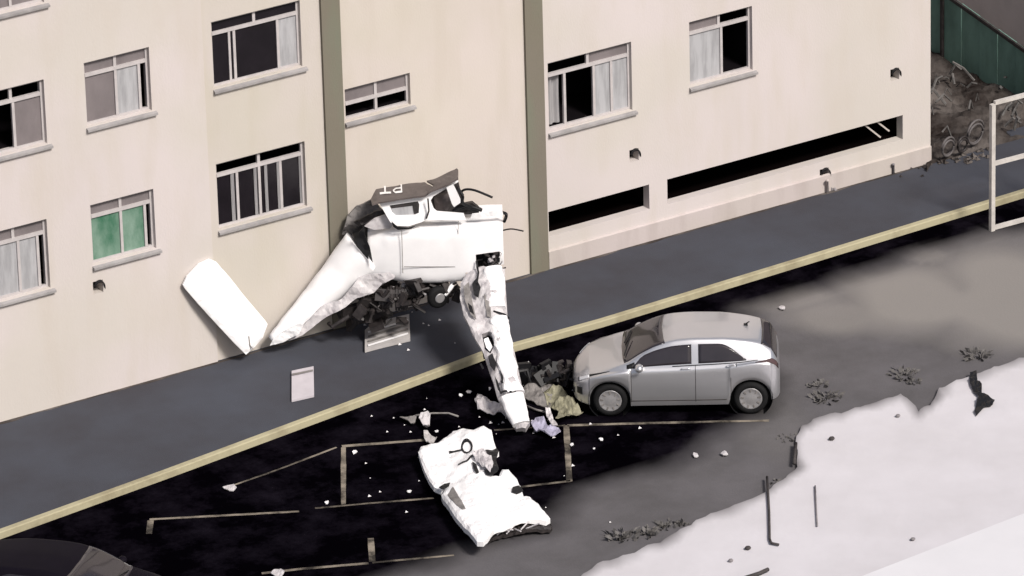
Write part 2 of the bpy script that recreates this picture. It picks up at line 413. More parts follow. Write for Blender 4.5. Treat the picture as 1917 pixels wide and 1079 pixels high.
# ================================================================== BUILDING
XR = Wl(1742, 303).x; XA = Wl(400, 560).x; XB = Wl(607, 240).x; XP1 = Wl(642, 240).x; XP2 = Wl(985, 240).x; XC = Wl(1018, 240).x
XL = -14.0; ZT = 13.0
bld = empty('apartment_building', (XL, 0, 0), 0, 'cream apartment building with sliding windows, two olive pilasters and dark slot openings', 'building')
WIN = [  # TL, BR (photo px), transom fraction from the top, lower column edges, lower panes, upper panes, label
    ((-40, 177), (86, 267), .23, (0, .53, 1), 'dg', 'dd', 'window with a black open left half and grey right pane'),
    ((154, 117), (282, 205), .22, (0, .5, .86, 1), 'gGd', 'gg', 'window with grey left pane and pale curtain in the middle'),
    ((395, 42), (566, 124), .2, (0, .27, .76, 1), 'nnG', 'nn', 'wide dark window with a pale curtain at its right end'),
    ((-36, 440), (92, 537), .2, (0, .57, .87, 1), 'GGd', 'gg', 'window with lilac grey curtains in both halves'),
    ((166, 383), (290, 463), .22, (0, .5, .88, 1), 'eed', 'gg', 'window with green panes'),
    ((404, 308), (575, 386), .2, (0, .25, .5, .74, 1), 'nnnn', 'dd', 'wide window with four dark panes and thin parted curtains'),
    ((645, 168), (769, 196), .5, (0, .5, 1), 'dd', 'gg', 'small window, grey upper panes and black lower panes'),
    ((1025, 119), (1184, 206), .2, (0, .22, .57, .78, 1), 'cdGG', 'dg', 'wide window half open between white curtains'),
    ((1290, 42), (1409, 131), .2, (0, .54, 1), 'Gd', 'gd', 'window with pale left half and black open right half'),
    ((-46, -90), (80, 3), .22, (0, .5, 1), 'gg', 'gg', None),
]
wins = []
for (tl, br, tf, cols, low, upp, lab) in WIN:
    a = Wl(*tl); b = Wl(*br); wins.append((a.x, b.x, b.z, a.z, tf, cols, low, upp, lab))
s0 = Wl(1025, 404); s1 = Wl(1216, 392); s2 = Wl(1249, 341); s3 = Wl(1690, 238)
zt = (s0.z + s2.z + Wl(1690, 205).z) / 3; 
slots = [(s0.x + .02, s1.x, zt - .50, zt), (s2.x, s3.x, zt - .50, zt)]
holes = [(w_[0], w_[1], w_[2], w_[3]) for w_ in wins] + slots
vents = [(181, 536), (1187, 291), (1675, 140), (1543, 327)]
vv = []
for px, py in vents:
    p = Wl(px, py); vv.append(p); 
    holes.append((p.x - .10, p.x + .10, p.z - .12, p.z + .12))
def wall_section(x0, x1, y, m, back=.35):
    mb = MB(); hs = [h for h in holes if h[1] > x0 and h[0] < x1]
    xs = sorted({x0, x1} | {min(max(v, x0), x1) for h in hs for v in h[:2]}); zs = sorted({-.2, ZT} | {v for h in hs for v in h[2:]})
    for i in range(len(xs) - 1):
        for j in range(len(zs) - 1):
            cx = (xs[i] + xs[i + 1]) / 2; cz = (zs[j] + zs[j + 1]) / 2
            if any(h[0] < cx < h[1] and h[2] < cz < h[3] for h in hs): continue
            mb.add([(xs[i], y, zs[j]), (xs[i + 1], y, zs[j]), (xs[i + 1], y, zs[j + 1]), (xs[i], y, zs[j + 1])], [(0, 1, 2, 3)])
    for h in hs:
        a0, a1 = max(h[0], x0), min(h[1], x1)
        mb.add([(a0, y, h[2]), (a1, y, h[2]), (a1, y, h[3]), (a0, y, h[3]), (a0, back - .15, h[2]), (a1, back - .15, h[2]), (a1, back - .15, h[3]), (a0, back - .15, h[3])],
               [(0, 1, 5, 4), (1, 2, 6, 5), (2, 3, 7, 6), (3, 0, 4, 7)])
    mb.add([(x0, y, -.2), (x0, y, ZT), (x0, back, ZT), (x0, back, -.2)], [(0, 1, 2, 3)])
    mb.add([(x1, y, -.2), (x1, y, ZT), (x1, back, ZT), (x1, back, -.2)], [(0, 1, 2, 3)])
    return mb.build('wall', m, bld)
wall_section(XL, XA, -.05, MT['wall_pink'])
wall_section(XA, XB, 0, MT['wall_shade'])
wall_section(XP1, XP2, 0, MT['wall_cream'])
wall_section(XC, XR, 0.0, MT['wall_pink'])
for a, b in ((XB, XP1), (XP2, XC)):
    MB().box(a, b, -.06, .35, -.2, ZT).build('pilaster', MT['olive'], bld)
MB().box(XR - .25, XR - .002, .36, 14, -.2, ZT).box(XL, XR - .26, 13.8, 14, -.2, ZT).box(XL, XL + .2, .36, 13.7, -.2, ZT).build('side_wall', MT['wall_pink'], bld)
MB().box(XL - .1, XR + .1, -.12, 14.1, ZT + .002, ZT + .25).build('roof', MT['plinth'], bld)
# plinth ledge of the right part
pz = .36
MB().loft([[Vector((x, .0, -.1)), Vector((x, -.045, -.1)), Vector((x, -.045, pz - .02)), Vector((x, -.002, pz))] for x in (XC + .02, XR - .01)]).build('plinth', MT['plinth'], bld)
# slot depths
for s in slots:
    sm = MB(); a0, a1, z0, z1 = s
    sm.add([(a0, .2, z0), (a1, .2, z0), (a1, .2, z1), (a0, .2, z1), (a0, 1.6, z0 - .3), (a1, 1.6, z0 - .3), (a1, 1.6, z1), (a0, 1.6, z1)], [(0, 1, 5, 4), (1, 2, 6, 5), (2, 3, 7, 6), (3, 0, 4, 7), (4, 5, 6, 7)])
    sm.build('slot_opening', MT['dark'], bld)
sx = s3.x - .55
MB().bar((sx - .25, .1, zt - .05), (sx + .1, .1, zt - .38), .03, .03).bar((sx, .1, zt - .02), (sx + .3, .1, zt - .3), .03, .03).build('slot_brace', MT['plinth'], bld)
for p in vv:
    y = -.05 if p.x < XA else 0
    v = MB().box(p.x - .10, p.x + .10, .2, .5, p.z - .12, p.z + .12); v.build('vent_hole', MT['dark'], bld)
    c = MB(); hood = []
    for k in range(9):
        a = math.pi * (k / 8) - .3; hood.append(Vector((p.x + .02 + .105 * math.cos(a), 0, p.z + .02 + .12 * math.sin(a))))
    c.loft([[h + Vector((0, y - .005, 0)) for h in hood] + [h * 1 + Vector((0, y - .005, -.02)) for h in reversed(hood)],
            [h + Vector((0, y - .05, -.02)) for h in hood] + [h + Vector((0, y - .05, -.04)) for h in reversed(hood)]])
    c.build('vent_hood', MT['black'], bld, smooth=False)

def wavy(x0, x1, z0, z1, y, amp=.035, folds=9, taper=0):
    mb = MB(); n = 40; vs_ = []
    for i in range(n + 1):
        u = i / n
        for j in range(7):
            v = j / 6; cx = x0 + (x1 - x0) * u
            if taper: cx = x0 + (x1 - x0) * u * (1 - taper * math.sin(v * math.pi) * .8)
            vs_.append((cx, y + amp * math.sin(u * folds * 2 * math.pi + .6 * math.sin(3 * v)) * (1 - .3 * v), z1 + (z0 - z1) * v))
    mb.add(vs_, [(i * 7 + j, i * 7 + j + 1, (i + 1) * 7 + j + 1, (i + 1) * 7 + j) for i in range(n) for j in range(6)])
    return mb
for (x0, x1, z0, z1, tf, cols, low, upp, lab) in wins:
    wy = -.05 if (x0 + x1) / 2 < XA else 0
    y0 = wy + .075; y1 = y0 + .05; T = .045; zt_ = z1 - (z1 - z0) * tf; W_ = x1 - x0
    f = MB(); f.box(x0 + .001, x1 - .001, y0, y1, z1 - T, z1 - .001).box(x0 + .001, x1 - .001, y0, y1, z0 + .001, z0 + T)
    f.box(x0 + .001, x0 + T, y0, y1, z0 + T, z1 - T).box(x1 - T, x1 - .001, y0, y1, z0 + T, z1 - T)
    f.box(x0 + T, x1 - T, y0 - .012, y1, zt_ - .035, zt_ + .03)
    f.box(x0 + W_ * .5 - .028, x0 + W_ * .5 + .028, y0, y1 - .003, zt_ + .03, z1 - T)
    for c in cols[1:-1]: f.box(x0 + W_ * c - .026, x0 + W_ * c + .026, y0 - .004, y1 - .003, z0 + T, zt_ - .035)
    if 'n' in low and len(cols) == 4: f.box(x0 + W_ * cols[1] - .12, x0 + W_ * cols[1] - .075, y0 - .002, y1 - .003, z0 + T, zt_ - .035)
    fr = f.build('window', MT['frame'], bld)
    if lab: fr['label'] = lab
    tilt = 0
    def pane(xa, xb, za, zb, t):
        mm = {'g': MT['frost'], 'n': MT['blackglass'], 'e': MT['emerald'], 'G': MT['palefrost']}.get(t)
        if mm:
            p = MB().box(xa, xb, y1 - .025, y1 - .018, za, zb).build('pane', mm, fr)
        if t == 'c':
            wavy(xa + .01, xb - (.12 if xb - xa > .35 else 0), za, zb, y1 + .10, folds=max(2, int((xb - xa) / .11))).build('curtain', MT['curtain'], fr, smooth=True)
    for i in range(2): pane(x0 + T if i == 0 else x0 + W_ * .5 + .028, x0 + W_ * .5 - .028 if i == 0 else x1 - T, zt_ + .03, z1 - T, upp[i])
    for i, t in enumerate(low):
        xa = x0 + W_ * cols[i] + (.026 if i else T); xb = x0 + W_ * cols[i + 1] - (.026 if i < len(low) - 1 else T)
        pane(xa, xb, z0 + T, zt_ - .035, t)
    if low == 'nnnn':
        for c, d in ((.18, .035), (.44, .03), (.56, .03), (.7, .03), (.95, .02)):
            xa = x0 + W_ * c
            wavy(xa, xa + d * 2, z0 + T, zt_ - .035, y1 - .045, .008, 2).build('curtain', MT['curtain'], fr, smooth=True)
    # sloping sill, proud of the wall, with a drip edge
    s = MB(); xa, xb = x0 - .02, x1 + .08
    s.loft([[Vector((x, y0 - .004, z0 - .004)), Vector((x, wy - .07, z0 - .045)), Vector((x, wy - .07, z0 - .085)), Vector((x, wy - .003, z0 - .11)), Vector((x, wy - .003, z0 - .06)), Vector((x, y0 - .004, z0 - .05))] for x in (xa, xb)])
    s.build('sill', MT['sill'], fr)
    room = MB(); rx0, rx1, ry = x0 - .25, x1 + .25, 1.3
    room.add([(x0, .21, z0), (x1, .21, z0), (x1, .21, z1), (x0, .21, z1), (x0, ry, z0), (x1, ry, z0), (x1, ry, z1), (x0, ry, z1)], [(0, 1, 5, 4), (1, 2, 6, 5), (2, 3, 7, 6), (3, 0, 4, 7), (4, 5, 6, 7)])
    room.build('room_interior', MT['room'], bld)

# ================================================================== RIGHT BACKGROUND
soil_poly = [(1735, 318), (1743, 303), (1850, 272), (2100, 205), (2100, -60), (1735, 0)]
def soil_h(x, y): return G(x, y, .05)
o = sheet('soil_bank', soil_poly, soil_h, ZAX, .3, MT['soil'], None, 9, amp=.16, sc=1.3, smooth=False); tag(o, kind='structure')
def fence_run(name, pa, pb, ha, hb, m, label, cat):
    a = G(*pa); b = G(*pb); t = (b - a).normalized(); n = int((b - a).length / .55); e = empty(name, a, 0, label, cat)
    nn = Vector((-t.y, t.x, 0)) * .02
    for i in range(n):
        u0, u1 = i / n, (i + 1) / n; p = a.lerp(b, u0) + t * .004; q = a.lerp(b, u1) - t * .004; h0 = ha + (hb - ha) * u0; h1 = ha + (hb - ha) * u1
        j = nn * (.4 if i % 2 else -.4)
        MB().add([p + j, q + j, q + j + ZAX * h1, p + j + ZAX * h0, p + j + nn, q + j + nn, q + j + nn + ZAX * h1, p + j + nn + ZAX * h0],
                 [(0, 1, 2, 3), (7, 6, 5, 4), (0, 4, 5, 1), (1, 5, 6, 2), (2, 6, 7, 3), (3, 7, 4, 0)]).build('panel', m, e)
        if i % 5 == 2: MB().bar(p - nn * 2, p - nn * 2 + ZAX * (h0 + .05), .06, .06).build('post', MT['engine'], e)
    MB().bar(a - nn * 3 + ZAX * ha, b - nn * 3 + ZAX * hb, .05, .07).build('rail', MT['engine'], e)
    return e
fence_run('screen_fence', (1700, 90), (2040, 245), 1.75, .75, MT['green'], 'dark green panelled screen fence behind the right end of the building', 'fence')
a = G(1640, -10); b = G(2300, 265); t = (b - a).normalized(); nn = Vector((-t.y, t.x, 0))
o = MB().add([a, b, b + nn * .3, a + nn * .3] + [p + ZAX * 6 for p in (a, b, b + nn * .3, a + nn * .3)], [(0, 1, 2, 3), (4, 5, 6, 7), (0, 1, 5, 4), (1, 2, 6, 5), (2, 3, 7, 6), (3, 0, 4, 7)]).build('boundary_wall', MT['farwall'])
tag(o, 'plain grey brown wall rising behind the green screen fence', 'wall')

# ================================================================== GATE FRAME
gp = G(1857, 432, LOTZ); gq = G(1990, 396, LOTZ); gd = (gq - gp).normalized(); H_ = 2.55
gt = empty('gate_frame', gp, 0, 'white tubular goal-like gate frame standing at the right edge of the lot', 'gate')
MB().bar(gp, gp + ZAX * H_, .085, .085).build('post', MT['gate'], gt); MB().bar(gq, gq + ZAX * H_, .085, .085).build('post', MT['gate'], gt)
for h in (.05, 1.35, H_ + .02): MB().bar(gp + gd * .045 + ZAX * h, gq - gd * .045 + ZAX * h, .07, .07).build('rail', MT['gate'], gt)

# ================================================================== AIRCRAFT WRECK
TOCAM = -FH
pln = empty('crashed_aircraft', G(800, 655), 0, 'white light aircraft wreck propped on its broken wing and tail against the wall', 'aircraft')
def ring(c, u, v, a, b, n=28, ex=2.0):
    r = []
    for k in range(n):
        t = 2 * math.pi * k / n; ct, st = math.cos(t), math.sin(t)
        r.append(c + u * a * math.copysign(abs(ct) ** (2 / ex), ct) + v * b * math.copysign(abs(st) ** (2 / ex), st))
    return r
# tail cone: sections from the cabin down to the ground beside the wall
def cone(secs, name, m, parent, amp=.0, n=32, sc=3, ex=2.0, caps=True):
    P = [V(px, py, yd) for px, py, yd, *_ in secs]; rings = []
    S = 6; ctr = []
    for i in range(len(secs) - 1):
        for k in range(S + (i == len(secs) - 2)):
            t = k / S; ctr.append((P[i].lerp(P[i + 1], t), secs[i][3] + (secs[i + 1][3] - secs[i][3]) * t, secs[i][4] + (secs[i + 1][4] - secs[i][4]) * t))
    for i, (c, a, b) in enumerate(ctr):
        t = (ctr[min(i + 1, len(ctr) - 1)][0] - ctr[max(i - 1, 0)][0]).normalized()
        u = t.cross(ZAX).normalized(); v = u.cross(t).normalized()
        r = ring(c, u, v, a, b, n, ex)
        if amp: r = [q + (q - c).normalized() * crumple(q, amp, sc) for q in r]
        rings.append(r)
    return MB().loft(rings, caps).build(name, m, parent, smooth=True)
tc = cone([(509, 637, -.12, .10, .09), (545, 604, -.02, .19, .17), (592, 560, .22, .27, .26), (640, 514, .42, .36, .37), (684, 474, .52, .47, .50)], 'tail_cone', MT['plane'], pln, .02)
cone([(680, 478, .54, .42, .45), (704, 468, .55, .42, .46)], 'torn_joint', MT['black'], pln, .03)
# torn skin hanging below the tail cone, folded
sheet('torn_skin', [(600, 575), (640, 560), (672, 520), (700, 512), (742, 508), (738, 520), (716, 530), (700, 548), (668, 558), (648, 574), (612, 592), (566, 628), (540, 640)],
      lambda x, y: V(x, y, .05 - (y - 520) * .002), TOCAM, .02, MT['plane_dirty'], pln, 6, amp=.05, sc=3, smooth=False)
sheet('torn_skin', [(512, 634), (545, 612), (572, 600), (560, 625), (530, 641), (505, 648)], lambda x, y: V(x, y, -.25), TOCAM, .015, MT['plane'], pln, 5, amp=.03, sc=5)

# cabin shell
secs = [(690, 472, .56, .44, .44), (725, 462, .54, .49, .51), (760, 462, .52, .51, .56), (820, 460, .50, .53, .56), (880, 455, .50, .54, .56), (942, 447, .48, .54, .50)]
P = []
for i in range(len(secs) - 1):
    for k in range(6 + (i == len(secs) - 2)):
        t = k / 6; q = [secs[i][j] + (secs[i + 1][j] - secs[i][j]) * t for j in range(5)]
        P.append(q)
rings = []
for px, py, yd, a, b in P:
    c = V(px, py, yd); n = 40; ex = 3.0 + 4.0 * min(1, max(0, (px - 690) / 120))
    r = ring(c, FH, ZAX, a, b, n, ex)
    rings.append([q + (q - c).normalized() * crumple(q, .018, 1.6) for q in r])
# torn-out lower front corner: cut the shell where the machinery shows
sh = MB(); n = 40; sh.v = [p for r in rings for p in r]
cut = [(868, 520), (884, 498), (905, 478), (944, 462), (975, 462), (975, 560), (860, 560)]
for i in range(len(rings) - 1):
    for k in range(n):
        f = (i * n + k, i * n + (k + 1) % n, (i + 1) * n + (k + 1) % n, (i + 1) * n + k)
        c = sum((sh.v[j] for j in f), Vector()) / 4
        if inside(topix(c), cut) and (c - OREF).dot(FH) < .55: continue
        sh.f.append(f)
sh.f.append(tuple(range(n)))
cab = sh.build('cabin_shell', MT['plane'], pln, smooth=True)
MB().loft([[V(px, py, .95 - 0) for px, py in ((868, 420), (868, 505))] + [V(868, 505, .2), V(868, 420, .2)],
           [V(px, py, .95) for px, py in ((936, 412), (936, 490))] + [V(936, 490, .25), V(936, 412, .25)]]).build('bulkhead', MT['black'], pln)
# panel seams on the cabin side
def strokes(name, lines, mp, nd, wpx, m, parent, off, thick=.004, **k):
    for ln in lines:
        for (ax, ay), (bx, by) in zip(ln, ln[1:]):
            L = math.hypot(bx - ax, by - ay) or 1; nx_, ny_ = -(by - ay) / L * wpx / 2, (bx - ax) / L * wpx / 2
            sheet(name, [(ax + nx_, ay + ny_), (bx + nx_, by + ny_), (bx - nx_, by - ny_), (ax - nx_, ay - ny_)], mp, nd, thick, m, parent, 5, off=off, **k)

strokes('seam', [[(752, 432), (754, 512)], [(858, 414), (856, 508)], [(756, 500), (856, 500)]], lambda x, y: V(x, y, -.04), TOCAM, 1.3, MT['greycloth'], pln, .0)
# door frames and posts above the cabin shell
def fmap(x, y): return V(x, y, -.06 + (425 - y) * .0022)
door = sheet('door', [(708, 377), (750, 372), (797, 364), (800, 385), (800, 410), (790, 416), (765, 424), (742, 423), (731, 417)], fmap, TOCAM, .045, MT['plane'], pln, 7,
             holes=[[(729, 385), (782, 377), (785, 383), (784, 399), (777, 403), (741, 404), (734, 398)]])
sheet('window_pane', [(727, 384), (783, 376), (786, 383), (785, 400), (777, 404), (741, 405), (733, 399)], fmap, TOCAM, .008, MT['palefrost'], door, 12, off=-.02)
sheet('window_dark_edge', [(729, 385), (782, 377), (785, 383), (784, 399), (775, 402), (772, 386), (733, 391)], fmap, TOCAM, .004, MT['engine'], door, 12, off=-.012)  # dark strip along the top and right edge of the pane
strokes('seam', [[(801, 372), (803, 395), (798, 410)]], lambda x, y: V(x, y, -.07), TOCAM, 3, MT['engine'], door, .0)
sheet('window_frame', [(794, 364), (832, 347), (857, 335), (858, 341), (838, 352), (811, 368), (806, 376), (812, 392), (818, 397), (868, 401), (872, 412), (800, 412), (796, 392)],
      lambda x, y: V(x, y, -.03 + (412 - y) * .0022), TOCAM, .05, MT['plane'], pln, 7)
sheet('rear_post', [(835, 350), (848, 346), (862, 374), (862, 380), (850, 388), (846, 382)], lambda x, y: V(x, y, .0), TOCAM, .05, MT['plane'], pln, 6)
sheet('cabin_lining', [(806, 372), (835, 352), (858, 340), (866, 372), (862, 402), (812, 400)], lambda x, y: V(x, y, .62), TOCAM, .03, MT['engine'], pln, 8, amp=.04, sc=4)
sheet('seat', [(812, 372), (840, 362), (846, 380), (836, 398), (816, 396)], lambda x, y: V(x, y, .30), TOCAM, .12, MT['roofgrey'], pln, 7, bulge=.06, bw=12)
# black gap under the door sill
sheet('door_gap', [(733, 414), (744, 424), (765, 426), (778, 422), (770, 428), (745, 430), (736, 424)], lambda x, y: V(x, y, -.055), TOCAM, .01, MT['black'], pln, 5, off=.02)
# cabin roof skin: two buckled halves with the registration painted upside down
NEARZ = G(755, 373, 0)
def roofm(x, y):
    yn = pl([(690, 383), (710, 377), (797, 365), (858, 338)], x); yf = pl([(690, 362), (705, 352), (795, 341), (858, 318)], x)
    t = (yn - y) / max(6, (yn - yf)); return V(x, y, -.02 + .85 * t)
rf = sheet('roof_skin', [(697, 384), (694, 372), (704, 354), (760, 345), (795, 342), (812, 352), (797, 366), (755, 372), (708, 379)], roofm, ZAX, .03, MT['roofgrey'], pln, 6, amp=.02, sc=2)
rf2 = sheet('roof_skin', [(799, 342), (822, 333), (855, 318), (858, 321), (858, 338), (836, 349), (800, 365), (812, 351)], lambda x, y: roofm(x, y) + ZAX * .03, ZAX, .03, MT['roofgrey'], pln, 6, amp=.03, sc=2)
# 'PT' turned by 180 degrees: each stroke conforms to the roof skin
k = dict(amp=.02, sc=2)
strokes('registration_letter', [[(711, 363), (732, 361)], [(720.5, 350), (721, 361)]], roofm, ZAX, 3.2, MT['letter'], rf, .014, .004, **k)
strokes('registration_letter', [[(751, 347), (752, 360)], [(752, 359), (740, 360.5)], [(740, 360.5), (736, 357)], [(736, 357), (741, 353.5)], [(741, 353.5), (751, 352.5)]], roofm, ZAX, 2.4, MT['letter'], rf, .014, .004, **k)
# bent rods, antenna and cables
def rod(name, pts, r, m, parent, smooth=True):
    P = [V(*p) for p in pts]; Q = []
    for i in range(len(P) - 1):
        a, b, c, d = P[max(i - 1, 0)], P[i], P[i + 1], P[min(i + 2, len(P) - 1)]
        for j in range(5):
            t = j / 5; Q.append(.5 * ((2 * b) + (c - a) * t + (2 * a - 5 * b + 4 * c - d) * t * t + (3 * b - a - 3 * c + d) * t ** 3))
    Q.append(P[-1]); return MB().tube(Q, r, 7).build(name, m, parent, smooth=smooth)
rod('antenna', [(862, 360, .1), (872, 355, .0), (890, 357, -.1), (922, 370, -.2)], .022, MT['black'], pln)
rod('cable', [(856, 352, .1), (866, 366, .0), (868, 382, .1), (900, 392, .3)], .03, MT['black'], pln)
rod('cable', [(940, 398, .1), (948, 402, .0), (944, 415, .1)], .03, MT['black'], pln)
rod('cable', [(940, 432, .1), (958, 429, -.1), (980, 433, -.2)], .014, MT['engine'], pln)
for pts in ([(858, 392, .3), (880, 388, .2), (902, 394, .2)], [(862, 384, .5), (886, 382, .4)], [(848, 396, .2), (868, 386, .2), (894, 397, .3)]):
    rod('cockpit_frame', pts, .035, MT['black'], pln)
sheet('instrument_panel', [(850, 397), (858, 386), (884, 380), (898, 392), (896, 400), (860, 402)], lambda x, y: V(x, y, .35), TOCAM, .1, MT['engine'], pln, 6, amp=.04, sc=8)
sheet('torn_skin', [(884, 401), (940, 394), (942, 402), (905, 407), (880, 410)], lambda x, y: V(x, y, .02), TOCAM, .02, MT['plane'], pln, 6, amp=.03, sc=4)
# smashed structure behind the cabin, left
sheet('crushed_frame', [(640, 440), (650, 405), (668, 388), (700, 372), (712, 390), (728, 402), (700, 415), (676, 428), (655, 445)], lambda x, y: V(x, y, .85), TOCAM, .05, MT['greycloth'], pln, 6, amp=.09, sc=4)
sheet('crushed_frame', [(662, 418), (700, 396), (722, 392), (724, 402), (696, 412), (672, 424)], lambda x, y: V(x, y, .5), TOCAM, .04, MT['engine'], pln, 6, amp=.06, sc=6)
sheet('deck_skin', [(682, 424), (700, 410), (728, 400), (738, 418), (730, 428), (700, 430)], lambda x, y: V(x, y, .12), TOCAM, .03, MT['plane_dirty'], pln, 6, amp=.02, sc=4)
sheet('torn_edge', [(671, 436), (682, 424), (683, 440), (692, 462), (698, 492), (688, 478), (678, 460), (675, 448)], lambda x, y: V(x, y, -.02), TOCAM, .02, MT['black'], pln, 5, amp=.02, sc=8)
# machinery torn out at the nose
rnd = random.Random(3)
def tangle(name, cx, cy, sx_, sy_, yd, n, m, parent, r=(.015, .04), L=.3):
    mb = MB()
    for _ in range(n):
        a = V(cx + rnd.uniform(-sx_, sx_), cy + rnd.uniform(-sy_, sy_), yd + rnd.uniform(-.15, .15))
        d = Vector((rnd.uniform(-1, 1), rnd.uniform(-1, 1), rnd.uniform(-1, 1))).normalized() * L * rnd.uniform(.4, 1)
        e = Vector((rnd.uniform(-1, 1), rnd.uniform(-1, 1), rnd.uniform(-1, 1))).normalized() * L * .4
        if (a + d + e).z < .02: d.z = abs(d.z)
        a.z = max(a.z, .03); q1 = a + d * .5 + e; q2 = a + d; q1.z = max(q1.z, .03); q2.z = max(q2.z, .03)
        if _ % 2: mb.tube([a, q1, q2], rnd.uniform(*r) * .8, 6)
        else:
            s_ = rnd.uniform(1.2, 3.2) * r[1]; R_ = Matrix.Rotation(rnd.uniform(0, 3), 4, d) ; R_.translation = q1
            mb.box(-s_, s_, -s_ * .3, s_ * .3, -s_ * .7, s_ * .7, R_)
    return (tag(mb.build(name, m, parent), kind='stuff') if parent else mb.build(name, m, None))
tangle('engine_mount', 912, 490, 20, 12, .2, 22, MT['engine'], pln, r=(.012, .022), L=.2)
tangle('engine_mount', 925, 490, 14, 10, .05, 6, MT['plane_dirty'], pln, r=(.01, .018), L=.16)
eng = MB()
for cx, cy, r_ in ((738, 552, .17), (722, 566, .12), (752, 572, .11), (765, 548, .12)):
    c = V(cx, cy, .15)
    for j in range(5): eng.loft([ring(c + R0 * (.05 * j - .12), FH, ZAX, r_ * (1 if j % 2 else .85), r_ * (1 if j % 2 else .85), 12), ring(c + R0 * (.05 * j - .08), FH, ZAX, r_ * (1 if j % 2 else .85), r_ * (1 if j % 2 else .85), 12)])
eng.build('engine_block', MT['engine'], pln)
tangle('engine_pipe', 700, 575, 55, 26, .2, 46, MT['engine'], pln, r=(.02, .06), L=.45)
tangle('engine_pipe', 800, 540, 50, 20, .2, 40, MT['engine'], pln, r=(.02, .05), L=.35)
tangle('engine_pipe', 765, 535, 60, 12, .3, 18, MT['plane_dirty'], pln, r=(.015, .03), L=.35)
sheet('belly_skin', [(700, 545), (728, 520), (745, 520), (744, 545), (730, 560), (700, 600), (680, 608), (640, 600)], lambda x, y: V(x, y, .6), TOCAM, .03, MT['soil'], pln, 7, amp=.08, sc=3)
wh = empty('x', (0, 0, 0)); bpy.data.objects.remove(wh)
wc = V(820, 556, .0); ax = (R0 * .5 + TOCAM).normalized(); u_ = ax.cross(ZAX).normalized(); v_ = u_.cross(ax)
tw = MB(); rr = []
for k in range(11):
    t = math.pi * (k / 10) - math.pi / 2; rr.append(ring(wc + ax * (.08 * math.sin(t)), u_, v_, .15 + .06 * math.cos(t), .15 + .06 * math.cos(t), 24))
tw.loft(rr); lw = tw.build('landing_wheel', MT['tyre'], pln, smooth=True)
MB().loft([ring(wc + ax * .075, u_, v_, .10, .10, 20), ring(wc + ax * .095, u_, v_, .08, .08, 20)]).build('rim', MT['hub'], lw)
rod('landing_strut', [(832, 553, .0), (846, 535, .1), (850, 515, .3)], .045, MT['plane'], pln)

# hanging wing: root at the cabin, tip on the ground in front
def wyd(x, y): return pl([(470, .12), (510, -.05), (560, -.75), (805, -3.72)], y)
def wm(x, y): return V(x, y, wyd(x, y))
WN = (TOCAM * .55 + ZAX * .8).normalized()
wout = [(862, 530), (872, 514), (905, 500), (945, 505), (947, 545), (950, 590), (958, 640), (970, 690), (980, 745), (992, 795), (984, 806), (966, 806), (950, 778), (932, 742), (918, 700), (905, 660), (884, 625), (868, 590), (861, 560)]
def ridge(x, y):
    c = pl([(500, 925), (600, 930), (700, 950), (800, 978)], y); return .05 * math.exp(-((x - c) / 16) ** 2) + .03 * math.sin((x - y * .35) * .09)
wing = sheet('wing', wout, wm, WN, .09, MT['plane_dirty'], pln, 5.5, amp=.07, sc=2.6, bulge=.07, bw=12, extra=ridge,
             holes=[[(902, 630), (915, 625), (924, 632), (926, 650), (918, 664), (908, 655)]])
sheet('torn_inside', [(898, 622), (930, 622), (932, 670), (905, 668)], wm, WN, .02, MT['black'], pln, 8, off=-.06)
sheet('bent_rib', [(906, 640), (914, 636), (922, 655), (917, 662), (910, 655)], wm, WN, .01, MT['plane'], wing, 5, off=.08, amp=.03, sc=9)
def le(pts, name, m, amp=.02): # leading-edge tubes
    P = []
    for i in range(len(pts) - 1):
        for k in range(5 + (i == len(pts) - 2)):
            t = k / 5; P.append([pts[i][j] + (pts[i + 1][j] - pts[i][j]) * t for j in range(3)])
    C = [wm(a, b) + WN * .10 for a, b, r in P]; rings = []
    for i, c in enumerate(C):
        t = (C[min(i + 1, len(C) - 1)] - C[max(i - 1, 0)]).normalized(); u = t.cross(WN).normalized(); r = P[i][2]
        rings.append([q + (q - c).normalized() * crumple(q, amp, 4) for q in ring(c, u, WN, r, r * .6, 20, 2.4)])
    return MB().loft(rings).build(name, m, pln, smooth=False)
le([(922, 508, .17), (930, 545, .15), (932, 583, .13)], 'wing_leading_edge', MT['plane'], .045)
le([(934, 602, .14), (938, 630, .15), (946, 665, .14), (952, 700, .16), (962, 742, .15)], 'wing_leading_edge', MT['plane'], .05)
le([(958, 748, .21), (965, 770, .20), (976, 800, .15)], 'wing_tip', MT['plane'], .012)
strokes('tear', [[(892, 498), (896, 520), (893, 540)], [(900, 690), (905, 700)], [(936, 745), (946, 741), (962, 744), (966, 742)], [(938, 722), (941, 726)], [(924, 592), (945, 598), (954, 606)]], wm, WN, 3.5, MT['black'], wing, .17)

for ol in ([(884, 540), (892, 530), (900, 545), (896, 566), (888, 560)], [(876, 575), (884, 582), (888, 598), (880, 592)], [(914, 676), (922, 670), (930, 690), (926, 704), (918, 694)], [(936, 700), (942, 708), (946, 728), (940, 724)], [(926, 712), (932, 722), (940, 748), (932, 738)]):
    sheet('tear', ol, wm, WN, .01, MT['black'], wing, 4, off=.155, amp=.03, sc=5)
for ol in ([(868, 545), (878, 536), (884, 570), (892, 606), (882, 598), (871, 572)], [(906, 560), (918, 572), (920, 604), (912, 600)]):
    sheet('fold_shading', ol, wm, WN, .01, MT['greycloth'], wing, 4, off=.15, amp=.03, sc=5)  # grey patches paint the shading of folds into the wing colour
